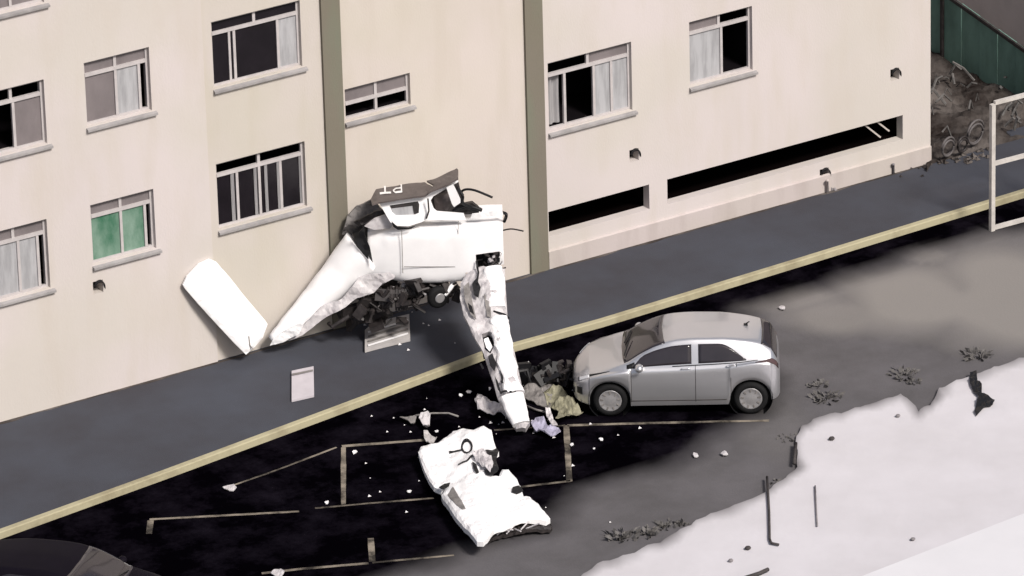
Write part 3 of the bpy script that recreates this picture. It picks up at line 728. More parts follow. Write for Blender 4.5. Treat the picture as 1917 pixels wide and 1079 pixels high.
# outboard panel leaning on the wall
def lean(x, y):
    y_ = -.10 - .30 * max(0, min(1, (y - 500) / 160)); return Wl(x, y, y_)
lp = sheet('leaning_wing_panel', [(343, 534), (350, 518), (372, 494), (392, 485), (404, 490), (430, 520), (462, 560), (496, 600), (501, 607), (492, 632), (476, 650), (460, 664), (440, 644), (405, 606), (370, 568), (347, 541)],
           lean, Vector((-.1, -1, .15)), .05, MT['plane'], None, 7, amp=.025, sc=1.6, bulge=.03, bw=7)
tag(lp, 'clean white broken-off wing panel leaning against the pink wall left of the tail', 'wing panel')
strokes('fold', [[(463, 628), (465, 645), (470, 652)]], lean, Vector((-.1, -1, .15)), 2, MT['greycloth'], lp, .07)

# detached wing piece on the ground, bottom centre
frag = [(783, 852), (788, 842), (820, 830), (848, 803), (868, 802), (886, 808), (905, 803), (920, 808), (924, 825), (934, 846), (918, 850), (926, 872), (914, 888), (934, 892), (940, 880), (952, 882), (968, 900), (976, 918), (980, 932),
        (992, 935), (1008, 950), (1030, 970), (1022, 976), (985, 974), (955, 982), (925, 995), (905, 1016), (893, 1015), (868, 990), (846, 962), (826, 926), (835, 914), (826, 918), (812, 914), (800, 895)]
def fh(x, y): return LOTZ + .18 + .16 * math.exp(-((x - 905) / 70) ** 2) + .0006 * max(0, 900 - y)
def fm(x, y): return G(x, y, fh(x, y))
FK = dict(amp=.065, sc=1.7)
fr_ = sheet('wing_fragment', frag, fm, ZAX, .09, MT['plane'], None, 4.5, bulge=.04, bw=6, **FK)
tag(fr_, 'large crumpled white wing piece with black lettering lying on the dark ground', 'wing piece')
def fstroke(name, lines, wpx, m, off=.016):
    for ln in lines:
        for (ax_0, ay_0), (bx, by) in zip(ln, ln[1:]):
            L = math.hypot(bx - ax_0, by - ay_0) or 1; nx_, ny_ = -(by - ay_0) / L * wpx / 2, (bx - ax_0) / L * wpx / 2
            # lettering sits just above the skin: closed thin strips
            ol = [(ax_0 + nx_, ay_0 + ny_), (bx + nx_, by + ny_), (bx - nx_, by - ny_), (ax_0 - nx_, ay_0 - ny_)]
            sheet(name, ol, lambda x, y: fm(x, y) + ZAX * (.04 * math.sqrt(min(1, edgedist((x, y), frag) / 6)) + crumple(fm(x, y), FK['amp'], FK['sc'])), ZAX, .008, m, fr_, 3, off=off)
circ = [(874 + 9.5 * math.cos(t * math.pi / 6), 838 + 10.5 * math.sin(t * math.pi / 6)) for t in range(13)]
fstroke('registration_letter', [circ], 3.2, MT['black'])
fstroke('registration_letter', [[(864, 842), (854, 845), (841, 850)]], 3, MT['black'])
fstroke('registration_letter', [[(858, 876), (874, 870), (886, 858), (894, 856)], [(888, 850), (896, 858), (905, 862)]], 2.6, MT['black'])
def fcr(x, y): return fm(x, y) + ZAX * (.05 + crumple(fm(x, y), FK['amp'], FK['sc']))
sheet('torn_flap', [(884, 862), (905, 852), (920, 862), (924, 880), (918, 893), (904, 886), (892, 872)], fcr, ZAX, .01, MT['plane_dirty'], fr_, 4, off=.05, amp=.06, sc=7)
sheet('torn_hole', [(908, 848), (930, 846), (934, 852), (929, 870), (934, 886), (922, 896), (910, 894), (906, 889), (918, 888), (919, 876), (915, 862)], fcr, ZAX, .01, MT['black'], fr_, 4, off=.03)
sheet('torn_hole', [(884, 872), (892, 878), (897, 892), (892, 893), (886, 884)], fcr, ZAX, .01, MT['black'], fr_, 4, off=.02)
sheet('torn_hole', [(960, 922), (972, 918), (980, 928), (968, 933), (958, 930)], fcr, ZAX, .01, MT['black'], fr_, 4, off=.02)
# open torn end with ribs showing, along the lower edge
def fend(x, y): return G(x, y, LOTZ + .10)
sheet('open_end', [(903, 1012), (925, 993), (955, 980), (985, 972), (1022, 974), (1034, 984), (1030, 992), (1000, 994), (975, 998), (940, 1002), (915, 1012)], fend, ZAX, .06, MT['engine'], fr_, 5, amp=.06, sc=6)
ee = MB()
for a, b in (((930, 1002), (948, 986)), ((948, 1000), (965, 981)), ((958, 988), (975, 995)), ((975, 992), (990, 976)), ((985, 990), (1010, 980)), ((935, 996), (960, 992))):
    ee.tube([G(*a, LOTZ + .12), G(*b, LOTZ + .24)], .014, 5)
ee.build('bent_ribs', MT['plane_dirty'], fr_)
sheet('torn_hole', [(822, 920), (832, 914), (843, 912), (841, 918), (830, 922)], fcr, ZAX, .01, MT['black'], fr_, 4, off=.03)
fl = sheet('fold_shading', [(838, 930), (848, 918), (862, 940), (872, 962), (866, 964), (850, 950)], fcr, ZAX, .01, MT['greycloth'], fr_, 5, off=.0)  # grey patch paints fold shading on the white skin

# ------------------------------------------------------------------ loose wreckage on the ground
def scrap(name, outline, h, m, label, cat, amp=.06, sc=4, group=None, thick=.015, base=None, step=4.5, parent=None):
    b = LOTZ if base is None else base
    o = sheet(name, outline, lambda x, y: G(x, y, b + h), ZAX, thick, m, parent, step, amp=amp, sc=sc)
    if parent is None: tag(o, label, cat, group)
    return o
scrap('torn_sheet', [(1018, 738), (1040, 722), (1052, 728), (1068, 746), (1088, 770), (1092, 779), (1060, 780), (1040, 782), (1046, 768), (1028, 758)], .10, MT['tan'], 'crumpled tan fabric sheet in front of the silver car bumper', 'fabric', .13, 3)
scrap('torn_sheet', [(978, 728), (1005, 716), (1030, 712), (1042, 722), (1032, 740), (1030, 758), (1000, 752), (975, 745)], .08, MT['greycloth'], 'grey skin sheet between the hanging wing and the tan fabric', 'sheet metal', .10, 3)
scrap('torn_sheet', [(994, 796), (1002, 780), (1018, 784), (1026, 798), (1046, 798), (1050, 808), (1030, 814), (1004, 808)], .10, MT['lilac'], 'lilac plastic piece beside the tip of the hanging wing', 'debris', .08, 5)
scrap('torn_sheet', [(1020, 762), (1028, 762), (1036, 782), (1044, 794), (1034, 796), (1024, 780)], .14, MT['plane_dirty'], 'narrow bent white strip between the lilac piece and the tan fabric', 'debris', .06, 6)
scrap('torn_sheet', [(888, 748), (894, 738), (912, 738), (918, 752), (940, 762), (956, 768), (948, 780), (930, 778), (908, 770), (894, 766)], .14, MT['plane_dirty'], 'jagged white piece left of the hanging wing, above its tip', 'debris', .14, 4)
scrap('torn_sheet', [(788, 776), (800, 774), (806, 780), (802, 800), (792, 796), (784, 784)], .12, MT['plane_dirty'], 'small white torn flap standing above the lettered wing piece', 'debris', .12, 6)
scrap('torn_sheet', [(748, 784), (768, 778), (780, 786), (774, 796), (764, 790)], .06, MT['greycloth'], 'flat grey scrap left of the small white torn flap', 'debris', .08, 6)
scrap('torn_sheet', [(793, 806), (800, 806), (818, 820), (806, 834), (794, 822)], .06, MT['board'], 'grey corner scrap at the upper left edge of the lettered wing piece', 'debris', .05, 6)
def cabl(name, pts, r, m, label, cat, h=.03, grp=None):
    o = MB().tube([G(a, b, LOTZ + h) for a, b in pts], r, 7).build(name, m, None, smooth=True); return tag(o, label, cat, grp)
cabl('metal_rod', [(778, 778), (810, 774), (840, 774), (858, 780)], .018, MT['greycloth'], 'thin curved grey rod above the lettered wing piece', 'rod')
cabl('metal_rod', [(1000, 698), (1030, 697), (1062, 692)], .025, MT['greycloth'], 'straight thin grey rod pointing at the silver car bonnet', 'rod', .25)
cabl('metal_rod', [(985, 760), (1005, 768), (1022, 772)], .02, MT['greycloth'], 'short grey rod under the grey skin sheet', 'rod', .05)
# broken bumper parts in front of the car
bt = tangle('broken_bumper', 1050, 712, 26, 18, -1.6, 26, MT['engine'], None, r=(.02, .05), L=.4)
tag(bt, 'black broken front bumper pieces hanging off the silver car nose', 'bumper')
bt = tangle('engine_debris', 1010, 712, 26, 14, -1.6, 20, MT['black'], None, r=(.02, .06), L=.35)
tag(bt, 'heap of black engine parts right of the hanging wing', 'debris')
shards = [(664, 846, 5), (765, 920, 5), (612, 940, 5), (1126, 823, 5), (1071, 833, 4), (430, 912, 13), (985, 702, 6), (1006, 700, 5), (980, 716, 4), (878, 735, 6), (862, 740, 4), (1465, 576, 7), (1357, 850, 7), (1302, 852, 6), (818, 806, 4), (917, 728, 3), (1112, 838, 3), (520, 1072, 14)]
shl = ['pale shard just inside the top left corner of the left bay', 'pale shard left of the middle of the lettered wing piece', 'pale shard outside the lower left corner of the left bay', 'pale shard below the front wheel of the silver car', 'tiny chip beside the vertical line below the lilac piece',
  'large pale shard alone at the upper left of the dark lot', 'bright chip nearest the hanging wing in the black debris heap', 'bright chip on top of the black debris heap', 'lowest chip beside the hanging wing at the black debris heap', 'pale chip left of the hanging wing near the kerb',
  'pale chip left of the jagged white piece', 'pale shard on grey asphalt beyond the roof of the silver car', 'pale shard on grey asphalt below the rear wheel of the silver car', 'shard at the edge of the dark ground below the silver car', 'chip between the small torn flap and the lettered wing piece',
  'tiny chip touching the jagged white piece', 'tiny chip below the shard under the front wheel', 'pale shard at the very bottom left on the dark lot']
for i, (x, y, r_) in enumerate(shards):
    ol = [(x + r_ * math.cos(t * 1.05) * rnd.uniform(.6, 1.2), y + r_ * .6 * math.sin(t * 1.05) * rnd.uniform(.6, 1.2)) for t in range(6)]
    scrap('white_shard', ol, .04, MT['plane_dirty'] if r_ > 5 else MT['plane'], shl[i], 'shard', .03, 8, 'pale shards scattered on the lot', step=3)
# boards on the driveway
b1 = sheet('white_board', [(546, 694), (587, 686), (588, 740), (546, 749)], lambda x, y: G(x, y, .05), ZAX, .04, MT['paper'], None, 12, amp=.01); tag(b1, 'small square white board lying on the driveway near the leaning wing panel', 'board')
strokes('fold', [[(547, 703), (586, 695)]], lambda x, y: G(x, y, .05), ZAX, 3, MT['greycloth'], b1, .02)
b2 = sheet('white_board', [(683, 618), (700, 604), (766, 588), (768, 634), (683, 655)], lambda x, y: G(x, y, .07), ZAX, .06, MT['board'], None, 12, amp=.01); tag(b2, 'larger ribbed pale board lying on the driveway under the engine', 'board')
for dy in (10, 18, 27, 35): strokes('rib', [[(689, 614 + dy), (764, 591 + dy)]], lambda x, y: G(x, y, .07), ZAX, 3, MT['greycloth'] if dy in (18, 27) else MT['plane'], b2, .022)

# ================================================================== CARS
def herm(xs, ys, x):
    n = len(xs)
    if x <= xs[0]: return ys[0]
    if x >= xs[-1]: return ys[-1]
    i = bisect.bisect_right(xs, x) - 1; i = min(i, n - 2); h = xs[i + 1] - xs[i]; t = (x - xs[i]) / h
    d = (ys[i + 1] - ys[i]) / h
    def slope(k):
        if k == 0: return (ys[1] - ys[0]) / (xs[1] - xs[0])
        if k == n - 1: return (ys[-1] - ys[-2]) / (xs[-1] - xs[-2])
        a = (ys[k] - ys[k - 1]) / (xs[k] - xs[k - 1]); b = (ys[k + 1] - ys[k]) / (xs[k + 1] - xs[k])
        return 0 if a * b <= 0 else 2 * a * b / (a + b)
    m0, m1 = slope(i) * h, slope(i + 1) * h
    return (2 * t ** 3 - 3 * t * t + 1) * ys[i] + (t ** 3 - 2 * t * t + t) * m0 + (-2 * t ** 3 + 3 * t * t) * ys[i + 1] + (t ** 3 - t * t) * m1
SX = [0.0, .06, .18, .4, .65, .9, 1.1, 1.35, 1.65, 1.95, 2.3, 2.7, 3.1, 3.45, 3.62, 3.76, 3.86, 3.92]
WD = [.36, .50, .63, .75, .82, .84, .84, .84, .84, .84, .84, .84, .84, .825, .80, .76, .70, .62]
K = [
 ([.24, .22, .21, .20, .20, .20, .20, .20, .20, .20, .20, .20, .21, .23, .25, .27, .29, .32], .95),
 ([.34, .35, .36, .36, .36, .36, .36, .36, .36, .36, .36, .36, .36, .37, .38, .39, .40, .42], .99),
 ([.46, .49, .53, .58, .60, .60, .60, .60, .60, .60, .60, .60, .61, .63, .62, .60, .58, .56], 1.0),
 ([.51, .545, .60, .685, .75, .79, .81, .84, .85, .86, .875, .89, .91, .93, .92, .88, .80, .70], .985),
 ([.535, .58, .64, .735, .81, .865, .90, .915, .925, .935, .95, .97, 1.0, 1.04, 1.03, .98, .88, .76], [.80, .83, .86, .90, .92, .93, .935, .935, .935, .935, .935, .935, .93, .92, .91, .90, .90, .9]),
 ([.54, .59, .655, .755, .84, .92, .99, 1.16, 1.32, 1.405, 1.43, 1.425, 1.38, 1.30, 1.20, 1.06, .91, .78], [.62, .68, .74, .80, .83, .84, .82, .79, .755, .735, .725, .715, .70, .685, .70, .75, .80, .82]),
 ([.55, .605, .675, .78, .865, .95, 1.01, 1.19, 1.365, 1.45, 1.475, 1.47, 1.43, 1.345, 1.225, 1.075, .92, .785], [.45, .50, .55, .60, .63, .64, .62, .60, .57, .56, .55, .545, .53, .52, .54, .60, .64, .66]),
 ([.555, .61, .685, .79, .88, .965, 1.03, 1.215, 1.395, 1.48, 1.505, 1.50, 1.46, 1.37, 1.24, 1.085, .925, .79], 0.0)]
XF, XRr, RA = .80, 3.27, .36
def kpt(x, k):
    zl, yw = K[k]; z = herm(SX, zl, x); z = z if z < .95 else .95 + (z - .95) * .84; wd = herm(SX, WD, x); y = wd * (herm(SX, yw, x) if isinstance(yw, list) else yw)
    if k <= 3:
        zb = herm(SX, K[0][0], x); zs = herm(SX, K[4][0], x)
        for xa in (XF, XRr):
            if abs(x - xa) < RA:
                za = math.sqrt(RA * RA - (x - xa) ** 2) + .31
                if za > zb: z = za + (z - zb) * (zs - za) / (zs - zb); y += .012
    return y, z
def surf(x, kf, side=-1, off=0.0):
    def at(x, kf):
        kf = max(0, min(7, kf)); k = min(6, int(kf)); t = kf - k
        P = [kpt(x, max(0, min(7, k + j))) for j in (-1, 0, 1, 2)]
        if k + 2 > 7: P[3] = (-P[1][0], P[1][1])
        r = []
        for j in (0, 1):
            a, b, c, d = [p[j] for p in P]
            m0 = (c - a) / 2 * .6; m1 = (d - b) / 2 * .6
            r.append((2 * t ** 3 - 3 * t * t + 1) * b + (t ** 3 - 2 * t * t + t) * m0 + (-2 * t ** 3 + 3 * t * t) * c + (t ** 3 - t * t) * m1)
        xo = .44 - (.44 - x) * .64 if x < .44 else (3.63 + (x - 3.63) * .55 if x > 3.63 else x)
        return Vector((xo, -r[0], r[1]))
    p = at(x, kf)
    if off:
        dx = at(x + .01, kf) - at(x - .01, kf); dk = at(x, min(7, kf + .05)) - at(x, kf - .05)
        nrm = dx.cross(dk); nrm.normalize()
        if nrm.y > 0 and kf < 6.9: nrm = -nrm
        if kf >= 6.9 and nrm.z < 0: nrm = -nrm
        p = p + nrm * off
    if side > 0: p.y = -p.y
    return p
def make_car(nm, rootloc, rz, paint, label, cat, group):
    t = empty(nm, rootloc, rz, label, cat, group)
    xs = sorted(set([0, .02, .05, .09, .14, 3.80, 3.84, 3.88, 3.91, 3.92] + [round(.18 + i * .045, 4) for i in range(81)] + [XF - RA, XF + RA, XRr - RA, XRr + RA, XF - RA + .001, XF + RA - .001, XRr - RA + .001, XRr + RA - .001]))
    ks = [i / 4 for i in range(29)]
    rings = []
    for x in xs:
        a = [surf(x, k) for k in ks]; b = [Vector((p.x, -p.y, p.z)) for p in reversed(a[:-1])]; rings.append(a + b)
    mb = MB().loft(rings, caps=True, closed=False); body = mb.build('body', paint, t, smooth=True, local=True)
    body.data.materials[0] = paint
    def patch(name, x0, x1, lo, hi, m, side=-1, off=.006, nx_=14, nk=6, parent=body, thick=.012):
        vs_ = []; fs = []
        for i in range(nx_ + 1):
            x = x0 + (x1 - x0) * i / nx_
            for j in range(nk + 1):
                k = lo(x) + (hi(x) - lo(x)) * j / nk; vs_.append(surf(x, k, side, off))
        n = len(vs_)
        for i in range(nx_ + 1):
            x = x0 + (x1 - x0) * i / nx_
            for j in range(nk + 1):
                k = lo(x) + (hi(x) - lo(x)) * j / nk; vs_.append(surf(x, k, side, off - thick))
        q = nk + 1
        for i in range(nx_):
            for j in range(nk):
                f = (i * q + j, (i + 1) * q + j, (i + 1) * q + j + 1, i * q + j + 1); fs.append(f); fs.append(tuple(v + n for v in reversed(f)))
        bd = [i * q for i in range(nx_ + 1)] + [nx_ * q + j for j in range(1, q)] + [i * q + nk for i in range(nx_ - 1, -1, -1)] + [j for j in range(nk - 1, 0, -1)]
        for a, b in zip(bd, bd[1:] + bd[:1]): fs.append((a, b, b + n, a + n))
        return mk(name, vs_, fs, m, parent, True, True)
    g = MT['carglass']
    for sd_ in (-1, 1):
        patch('window', 1.19, 2.24, lambda x: 4.14, lambda x: 4.14 + (4.80 - 4.14) * min(1, (x - 1.15) / .22), g, sd_)
        patch('window', 2.36, 3.20, lambda x: 4.14 + .0 * x, lambda x: 4.80 - .60 * max(0, (x - 2.75) / .45) ** 1.5, g, sd_)
        patch('mirror_base', 1.10, 1.24, lambda x: 4.05, lambda x: 4.6, MT['black'], sd_, nx_=3, nk=2)
        patch('headlight', .16, .44, lambda x: 3.25 + .7 * max(0, x - .1), lambda x: 4.35 - .3 * max(0, (x - .2)), MT['lamp'], sd_, nx_=10, off=.010)
        patch('headlight_edge', .14, .80, lambda x: 3.15 + 1.6 * max(0, x - .12), lambda x: 4.45 - .25 * (x - .3), MT['black'], sd_, nx_=12, off=.006)
        patch('tail_light', 3.36, 3.86, lambda x: 3.5 - .6 * max(0, x - 3.5), lambda x: 3.6 + .6 * min(1, (x - 3.34) / .3), MT['redlamp'], sd_, nx_=10, off=.008)
        patch('fog_light', .10, .24, lambda x: 1.1, lambda x: 1.8, MT['black'], sd_, nx_=5, off=.006)
        patch('trim', 1.9, 3.4, lambda x: 4.0, lambda x: 4.08, MT['black'], sd_, nx_=20, nk=1, off=.004)
        for x0, k0, k1 in ((1.17, .6, 4.0), (2.30, .5, 4.05), (3.02, 2.9, 4.0)):
            patch('door_seam', x0, x0 + .010, lambda x: k0, lambda x: k1, MT['engine'], sd_, nx_=1, nk=18, off=.002, thick=.006)
        patch('door_seam', 2.92, 2.93, lambda x: .5, lambda x: 2.2, MT['engine'], sd_, nx_=1, nk=10, off=.002, thick=.006)
        patch('sill_seam', 1.17, 2.93, lambda x: .62, lambda x: .70, MT['engine'], sd_, nx_=20, nk=1, off=.002, thick=.006)
        for x0 in (2.05, 2.84):
            h = patch('door_handle', x0, x0 + .17, lambda x: 3.35, lambda x: 3.62, paint, sd_, nx_=5, nk=3, off=.03, thick=.04)
        # mirror
        c = surf(1.32, 4.15, sd_) + Vector((0, .11 * sd_, .03)); rr = []
        for q in (-1, -.8, -.4, .1, .6, .9, 1):
            sc_ = math.sqrt(max(.02, 1 - q * q)); rr.append(ring(c + Vector((.0, q * .10, 0)), Vector((1, 0, 0)), Vector((0, 0, 1)), .07 * sc_ + .01, .065 * sc_ + .01, 14))
        MB().loft(rr).build('mirror', paint, t, True, True)
    # windshield, rear window, wipers, grille, roof antenna
    def glass(name, x0, x1, klo, m=g, off=.007):
        vs_ = []; q = 13
        for i in range(11):
            x = x0 + (x1 - x0) * i / 10
            for j in range(q):
                u = j / (q - 1) * 2 - 1; k = klo + (7 - klo) * (1 - abs(u)); p = surf(x - (.05 * (1 - abs(u)) if x0 < 2 else -.03 * (1 - abs(u))), k, -1 if u < 0 else 1, off); vs_.append(p)
        n = len(vs_); vs_ += [p - Vector((0, 0, .02)) for p in vs_]; fs = []
        for i in range(10):
            for j in range(q - 1):
                f = (i * q + j, (i + 1) * q + j, (i + 1) * q + j + 1, i * q + j + 1); fs += [f, tuple(v + n for v in reversed(f))]
        bd = [i * q for i in range(11)] + [10 * q + j for j in range(1, q)] + [i * q + q - 1 for i in range(9, -1, -1)] + [j for j in range(q - 2, 0, -1)]
        for a, b in zip(bd, bd[1:] + bd[:1]): fs.append((a, b, b + n, a + n))
        return mk(name, vs_, fs, m, body, True, True)
    glass('windshield', 1.06, 1.78, 5.18); glass('rear_window', 3.46, 3.81, 5.10)
    MB().bar((1.06, -.45, 1.02), (1.16, .1, 1.10), .02, .015).bar((1.06, .05, 1.035), (1.18, .5, 1.07), .02, .015).build('wiper', MT['black'], t, local=True)
    MB().tube([(3.2, .0, 1.365), (3.22, 0, 1.40), (3.27, 0, 1.43)], .010, 6).box(3.17, 3.24, -.025, .025, 1.35, 1.39).build('antenna', MT['black'], t, local=True)
    MB().box(.146, .18, -.42, .42, .30, .40).box(.146, .18, -.36, .36, .49, .54).build('grille', MT['black'], t, local=True)
    MB().loft([[Vector((x, y, z)) for y, z in ((-.62, .19), (.62, .19), (.62, .5), (-.62, .5))] for x in (.28, 3.68)]).build('underbody', MT['black'], t, local=True)
    for xa in (XF, XRr):
        for sd_ in (-1, 1):
            e1, e3 = Vector((1, 0, 0)), Vector((0, 0, 1))
            MB().loft([ring(Vector((xa, sd_ * y, .32)), e1, e3, r_, r_, 32) for y, r_ in ((.60, .01), (.60, RA + .03), (.80, RA + .03))], caps=False).build('wheel_well', MT['black'], t, local=True)
            prof = [(.62, .19), (.62, .27), (.64, .295), (.68, .305), (.76, .305), (.80, .29), (.815, .255), (.81, .205), (.79, .195)]
            wl_ = MB().loft([ring(Vector((xa, sd_ * y, .305)), e1, e3, r_, r_, 36) for y, r_ in prof]).build('wheel', MT['tyre'], t, True, True)
            prof = [(.785, .20), (.806, .205), (.812, .19), (.800, .17), (.806, .10), (.815, .05), (.815, .004)]
            MB().loft([ring(Vector((xa, sd_ * y, .305)), e1, e3, r_, r_, 36) for y, r_ in prof]).build('hubcap', MT['hub'], wl_, True, True)
            sl_ = MB()
            for j in range(9):
                a = 2 * math.pi * j / 9 + .2; c = Vector((xa + .15 * math.cos(a), sd_ * .808, .305 + .15 * math.sin(a)))
                rd = Vector((math.cos(a), 0, math.sin(a))); tn = Vector((-math.sin(a), 0, math.cos(a)))
                sl_.loft([[c + rd * .028 + tn * .016, c + rd * .028 - tn * .016, c - rd * .028 - tn * .010, c - rd * .028 + tn * .010],
                          [q + Vector((0, sd_ * .006, 0)) for q in (c + rd * .028 + tn * .016, c + rd * .028 - tn * .016, c - rd * .028 - tn * .010, c - rd * .028 + tn * .010)]])
            tag(sl_.build('hubcap_slot', MT['greycloth'], wl_, local=True), kind='stuff')
    return t
def car_at(px_front, py, car_len=3.92, flip=False, dz=0):
    p = G(px_front, py, LOTZ); return p
pf = G(1143, 780, LOTZ); pr = G(1399, 776, LOTZ); d = (pr - pf).normalized(); rz = math.atan2(d.y, d.x); side_ = Vector((-d.y, d.x, 0))
org = pf - d * XF + side_ * .80
car1 = make_car('parked_car', org, rz, MT['paint'], 'silver five-door hatchback with damaged front bumper parked beside the hanging wing', 'car', None)
# the second, dark car half out of the frame at the lower left
car2 = make_car('parked_car', G(345, 1206, LOTZ) , rz + math.pi - .25, MT['darkpaint'], 'dark car mostly cut off by the bottom left corner', 'car', None)

# ================================================================== SMALL THINGS
def coil(c, r, tilt, m, label, n=2):
    mb = MB()
    u = Vector((math.cos(tilt), math.sin(tilt), 0)); v = (FH * -.25 + ZAX).normalized()
    for k in range(n):
        rr_ = r * (1 - .12 * k); cc = c + FH * (-.05 * k) + ZAX * rr_
        mb.tube([cc + u * rr_ * math.cos(a * .35) + v * rr_ * math.sin(a * .35) for a in range(19)], .022, 6)
    o = mb.build('hose_coil', m, None, True); return tag(o, label, 'hose', 'hose coils on the soil bank')
for (px, py, r_, lb, mm) in ((1775, 292, .20, 'small grey hose coil nearest the building corner', 'hose'), (1802, 284, .16, 'dark hose coil between two lighter coils', 'engine'), (1826, 270, .26, 'largest pale hose coil beside the gate frame', 'hose')):
    coil(G(px, py, .12), r_, .3, MT[mm], lb)
def weed(px, py, r_, h, n, m, label, z=LOTZ, grp='weeds along the slab edge'):
    mb = MB(); c = G(px, py, z); q = random.Random(px)
    for _ in range(max(30, n // 2)):
        h *= 1; a = q.uniform(0, 6.28); b = q.uniform(0, r_); p = c + Vector((math.cos(a) * b, math.sin(a) * b, 0)); t = Vector((math.cos(a) * q.uniform(.3, 1.6), math.sin(a) * q.uniform(.3, 1.6), 1)).normalized()
        L = h * q.uniform(.15, .5); s_ = t.cross(Vector((q.uniform(-1, 1), q.uniform(-1, 1), .2))).normalized() * q.uniform(.015, .05)
        k = p + t * L * .6; e = p + t * L + Vector((t.x, t.y, -.3)) * L * .3
        mb.add([p - s_ * .4, p + s_ * .4, k + s_, k - s_, e], [(0, 1, 2, 3), (3, 2, 4)])
    o = mb.build('weed_clump', m, None); return tag(o, label, 'weeds', grp)
for (px, py, r_, h, n, lb) in ((1545, 745, .28, .30, 110, 'dry grey weed clump behind the slab edge right of the silver car'), (1530, 722, .16, .22, 50, 'small weed tuft just behind the dry grey clump'),
                               (1692, 702, .26, .28, 100, 'weed clump left of the notch in the slab edge'), (1710, 716, .12, .16, 40, 'tiny weed tuft at the notch of the slab edge'), (1832, 668, .26, .30, 90, 'brown weed clump above the dark stain on the slab'),
                               (1165, 1008, .26, .42, 110, 'dark weed clump at the lower left slab edge'), (1208, 1000, .22, .25, 80, 'grey weeds beside the dark clump at the slab edge'), (1248, 985, .20, .22, 70, 'low weeds on the slab edge, third from the bottom'),
                               (1277, 982, .10, .18, 40, 'smallest weed tuft on the lower slab edge'), (1465, 905, .2, .12, 50, 'low grey weeds at the slab corner beside the long crack'), (1470, 820, .22, .10, 50, 'flat grey weeds behind the vertical slab edge')):
    weed(px, py, r_, h, n, MT['weed'], lb)
SZ = LOTZ + .075
def sh_(x, y): return G(x, y, SZ)
MT['stain'] = mat('grime', (.10, .09, .09), .95, 0, .4, 8)
MT['stain2'] = mat('soft_grime', (.30, .28, .29), .95, 0, .3, 8)
def mark(nm, ol, m, label, cat, thick=.006, amp=.004, off=.006, grp=None, step=4):
    o = sheet(nm, ol, sh_, ZAX, thick, m, None, step, amp=amp, sc=6, off=off); tag(o, label, cat, grp); return o
wd_ = mark('dark_patch', [(1816, 700), (1828, 698), (1830, 715), (1838, 722), (1838, 738), (1862, 752), (1858, 762), (1845, 764), (1828, 780), (1824, 772), (1832, 745), (1822, 735), (1815, 718)], MT['black'], 'black crumpled patch on the white slab at the right', 'dark patch', .02, .05, .03)  # dark weed patch on the slab, built as a black sheet
cabl('stain_tube', [(1436, 893), (1438, 925), (1440, 960), (1441, 1010), (1444, 1017), (1458, 1020)], .022, MT['stain'], 'long thin bent drip stain running down the white slab', 'pipe', .10)  # drip stain on the slab, modelled as a thin tube
cabl('stain_tube', [(1526, 910), (1528, 950), (1530, 985)], .014, MT['stain2'], 'short straight faint stain on the white slab', 'pipe', .09)
cabl('stain_tube', [(1395, 1082), (1420, 1074), (1438, 1066)], .035, MT['stain'], 'dark short tube at the bottom edge of the slab', 'pipe', .12)
cabl('slab_post', [(1490, 830), (1487, 868)], .03, MT['stain'], 'dark short bar on the vertical edge of the slab', 'bar', .10)
for (x, y, r_, lb) in ((1400, 1028, 5, 'round black stone on the lower slab'), (1557, 823, 5, 'dark pebble right of the slab corner'), (1681, 780, 4, 'dark pebble below the notch in the slab'), (1709, 1011, 4, 'faint pebble beside the step line'), (1368, 1051, 4, 'pale pebble near the round black stone')):
    c = sh_(x, y); mb = MB(); rr_ = r_ / 100
    mb.loft([ring(c + ZAX * z_, Vector((1, 0, 0)), Vector((0, 1, 0)), rr_ * q * 1.2, rr_ * q, 9) for z_, q in ((0, .8), (rr_ * .4, 1), (rr_ * .9, .7), (rr_ * 1.1, .2))])
    o = mb.build('pebble', MT['stain'] if r_ > 4 else MT['stain2'], None, True); tag(o, lb, 'stone')
# clutter along the wall foot, right part
def rubble(px, py, n, spread, m, label, z=.01):
    mb = MB(); q = random.Random(px + 1)
    for _ in range(n):
        c = G(px + q.uniform(-spread, spread), py + q.uniform(-spread * .25, spread * .25), z); s_ = q.uniform(.02, .06)
        p = [c + Vector((q.uniform(-1, 1), q.uniform(-1, 1), q.uniform(0, 1.6))) * s_ for _ in range(4)] + [c + Vector((x_, y_, 0)) * s_ for x_, y_ in ((-1, -1), (1, -1), (1, 1), (-1, 1))]
        mb.add(p, [(4, 5, 6, 7), (0, 1, 5, 4), (1, 2, 6, 5), (2, 3, 7, 6), (3, 0, 4, 7), (0, 1, 2, 3)])
    o = mb.build('rubble', m, None); tag(o, label, 'rubble', None, 'stuff')
mb = MB(); q = random.Random(11)
for _ in range(120):
    cx_, cy_, sx_, sy_ = q.choice([(1010, 735, 60, 40), (1010, 735, 60, 40), (850, 790, 110, 30), (900, 900, 260, 120), (720, 600, 90, 40)])
    px, py = q.gauss(cx_, sx_ * .6), q.gauss(cy_, sy_ * .6); onl = py > pl(kerb, px) + 8
    c = G(px, py, LOTZ + .01 if onl else .01); s_ = q.uniform(.01, .035)
    if abs(py - pl(kerb, px)) < 12: continue
    mb.add([c + Vector((-s_, -s_ * .6, 0)), c + Vector((s_, -s_, 0)), c + Vector((s_ * .3, s_, 0)), c + Vector((0, 0, s_))], [(0, 2, 1), (0, 1, 3), (1, 2, 3), (2, 0, 3)])
tag(mb.build('wreck_crumbs', MT['plane_dirty']), 'tiny white crumbs of wreckage strewn around the wing tip and the car nose', 'debris', None, 'stuff')
mb = MB(); q = random.Random(4)
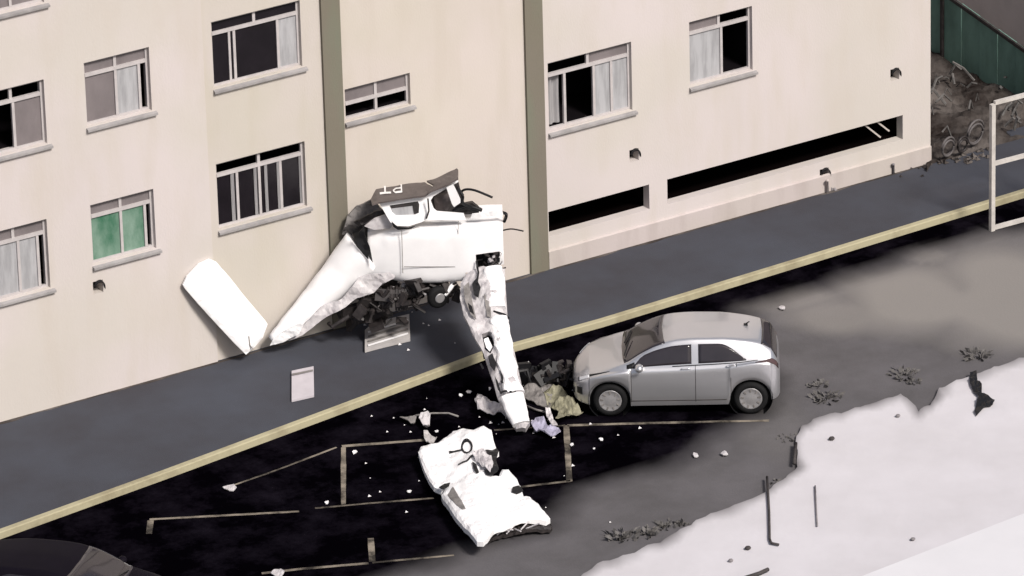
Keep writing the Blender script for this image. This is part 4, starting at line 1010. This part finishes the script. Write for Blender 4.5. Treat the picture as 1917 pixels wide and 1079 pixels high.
for _ in range(26):
    c = G(1830 + q.uniform(-90, 80), 200 + q.uniform(-60, 60), .15); d_ = Vector((q.uniform(-1, 1), q.uniform(-1, 1), q.uniform(0, .8))) * q.uniform(.15, .5)
    mb.tube([c, c + d_ * .5 + Vector((0, 0, q.uniform(0, .2))), c + d_], q.uniform(.01, .03), 5)
tag(mb.build('branches', MT['hose'] if False else MT['weed']), 'tangle of dead branches on the soil bank below the green fence', 'branches', None, 'stuff')
rubble(1800, 292, 60, 60, MT['soil'], 'loose stones at the foot of the soil bank')
rubble(1690, 320, 14, 45, MT['engine'], 'dark crumbs at the foot of the plinth near the corner')
rubble(1555, 352, 10, 18, MT['stain2'], 'pale crumbs under the last wall vent')
def dirt_line(x0, x1, label):
    mb = MB(); n = 60
    q = random.Random(5); vs_ = []
    for i in range(n + 1):
        x = x0 + (x1 - x0) * i / n; wd_2 = max(.004, .05 + .09 * noise.noise(Vector((x * 1.7, 0, 3)))); vs_ += [(x, -.05, .006), (x, -.05 - wd_2, .006), (x, -.05, .0), (x, -.05 - wd_2, .0)]
    mb.add(vs_, [(4 * i, 4 * i + 1, 4 * i + 5, 4 * i + 4) for i in range(n)] + [(4 * i + 1, 4 * i + 3, 4 * i + 7, 4 * i + 5) for i in range(n)] + [(4 * i + 2, 4 * i, 4 * i + 4, 4 * i + 6) for i in range(n)] + [(0, 2, 3, 1), (4 * n, 4 * n + 1, 4 * n + 3, 4 * n + 2)])
    tag(mb.build('dirt', MT['soil']), label, 'dirt', None, 'stuff')
dirt_line(XC + .1, XR - .05, 'dark dirt gathered along the foot of the plinth')
dirt_line(XL + .1, XC - .1, 'dark dirt gathered along the wall foot left of the second pilaster')
def pipe_stub(px, py, h, m, label):
    p = G(px, py, 0); q = p + ZAX * h
    o = MB().tube([p, q, q + TOCAM * .06 + ZAX * .02], .03, 8).build('pipe_stub', m, None, True); tag(o, label, 'pipe')
pipe_stub(1549, 362, .26, MT['plinth'], 'short pale pipe stub standing against the plinth under a vent')
pipe_stub(1672, 326, .20, MT['stain2'], 'short grey pipe stub against the plinth near the corner')
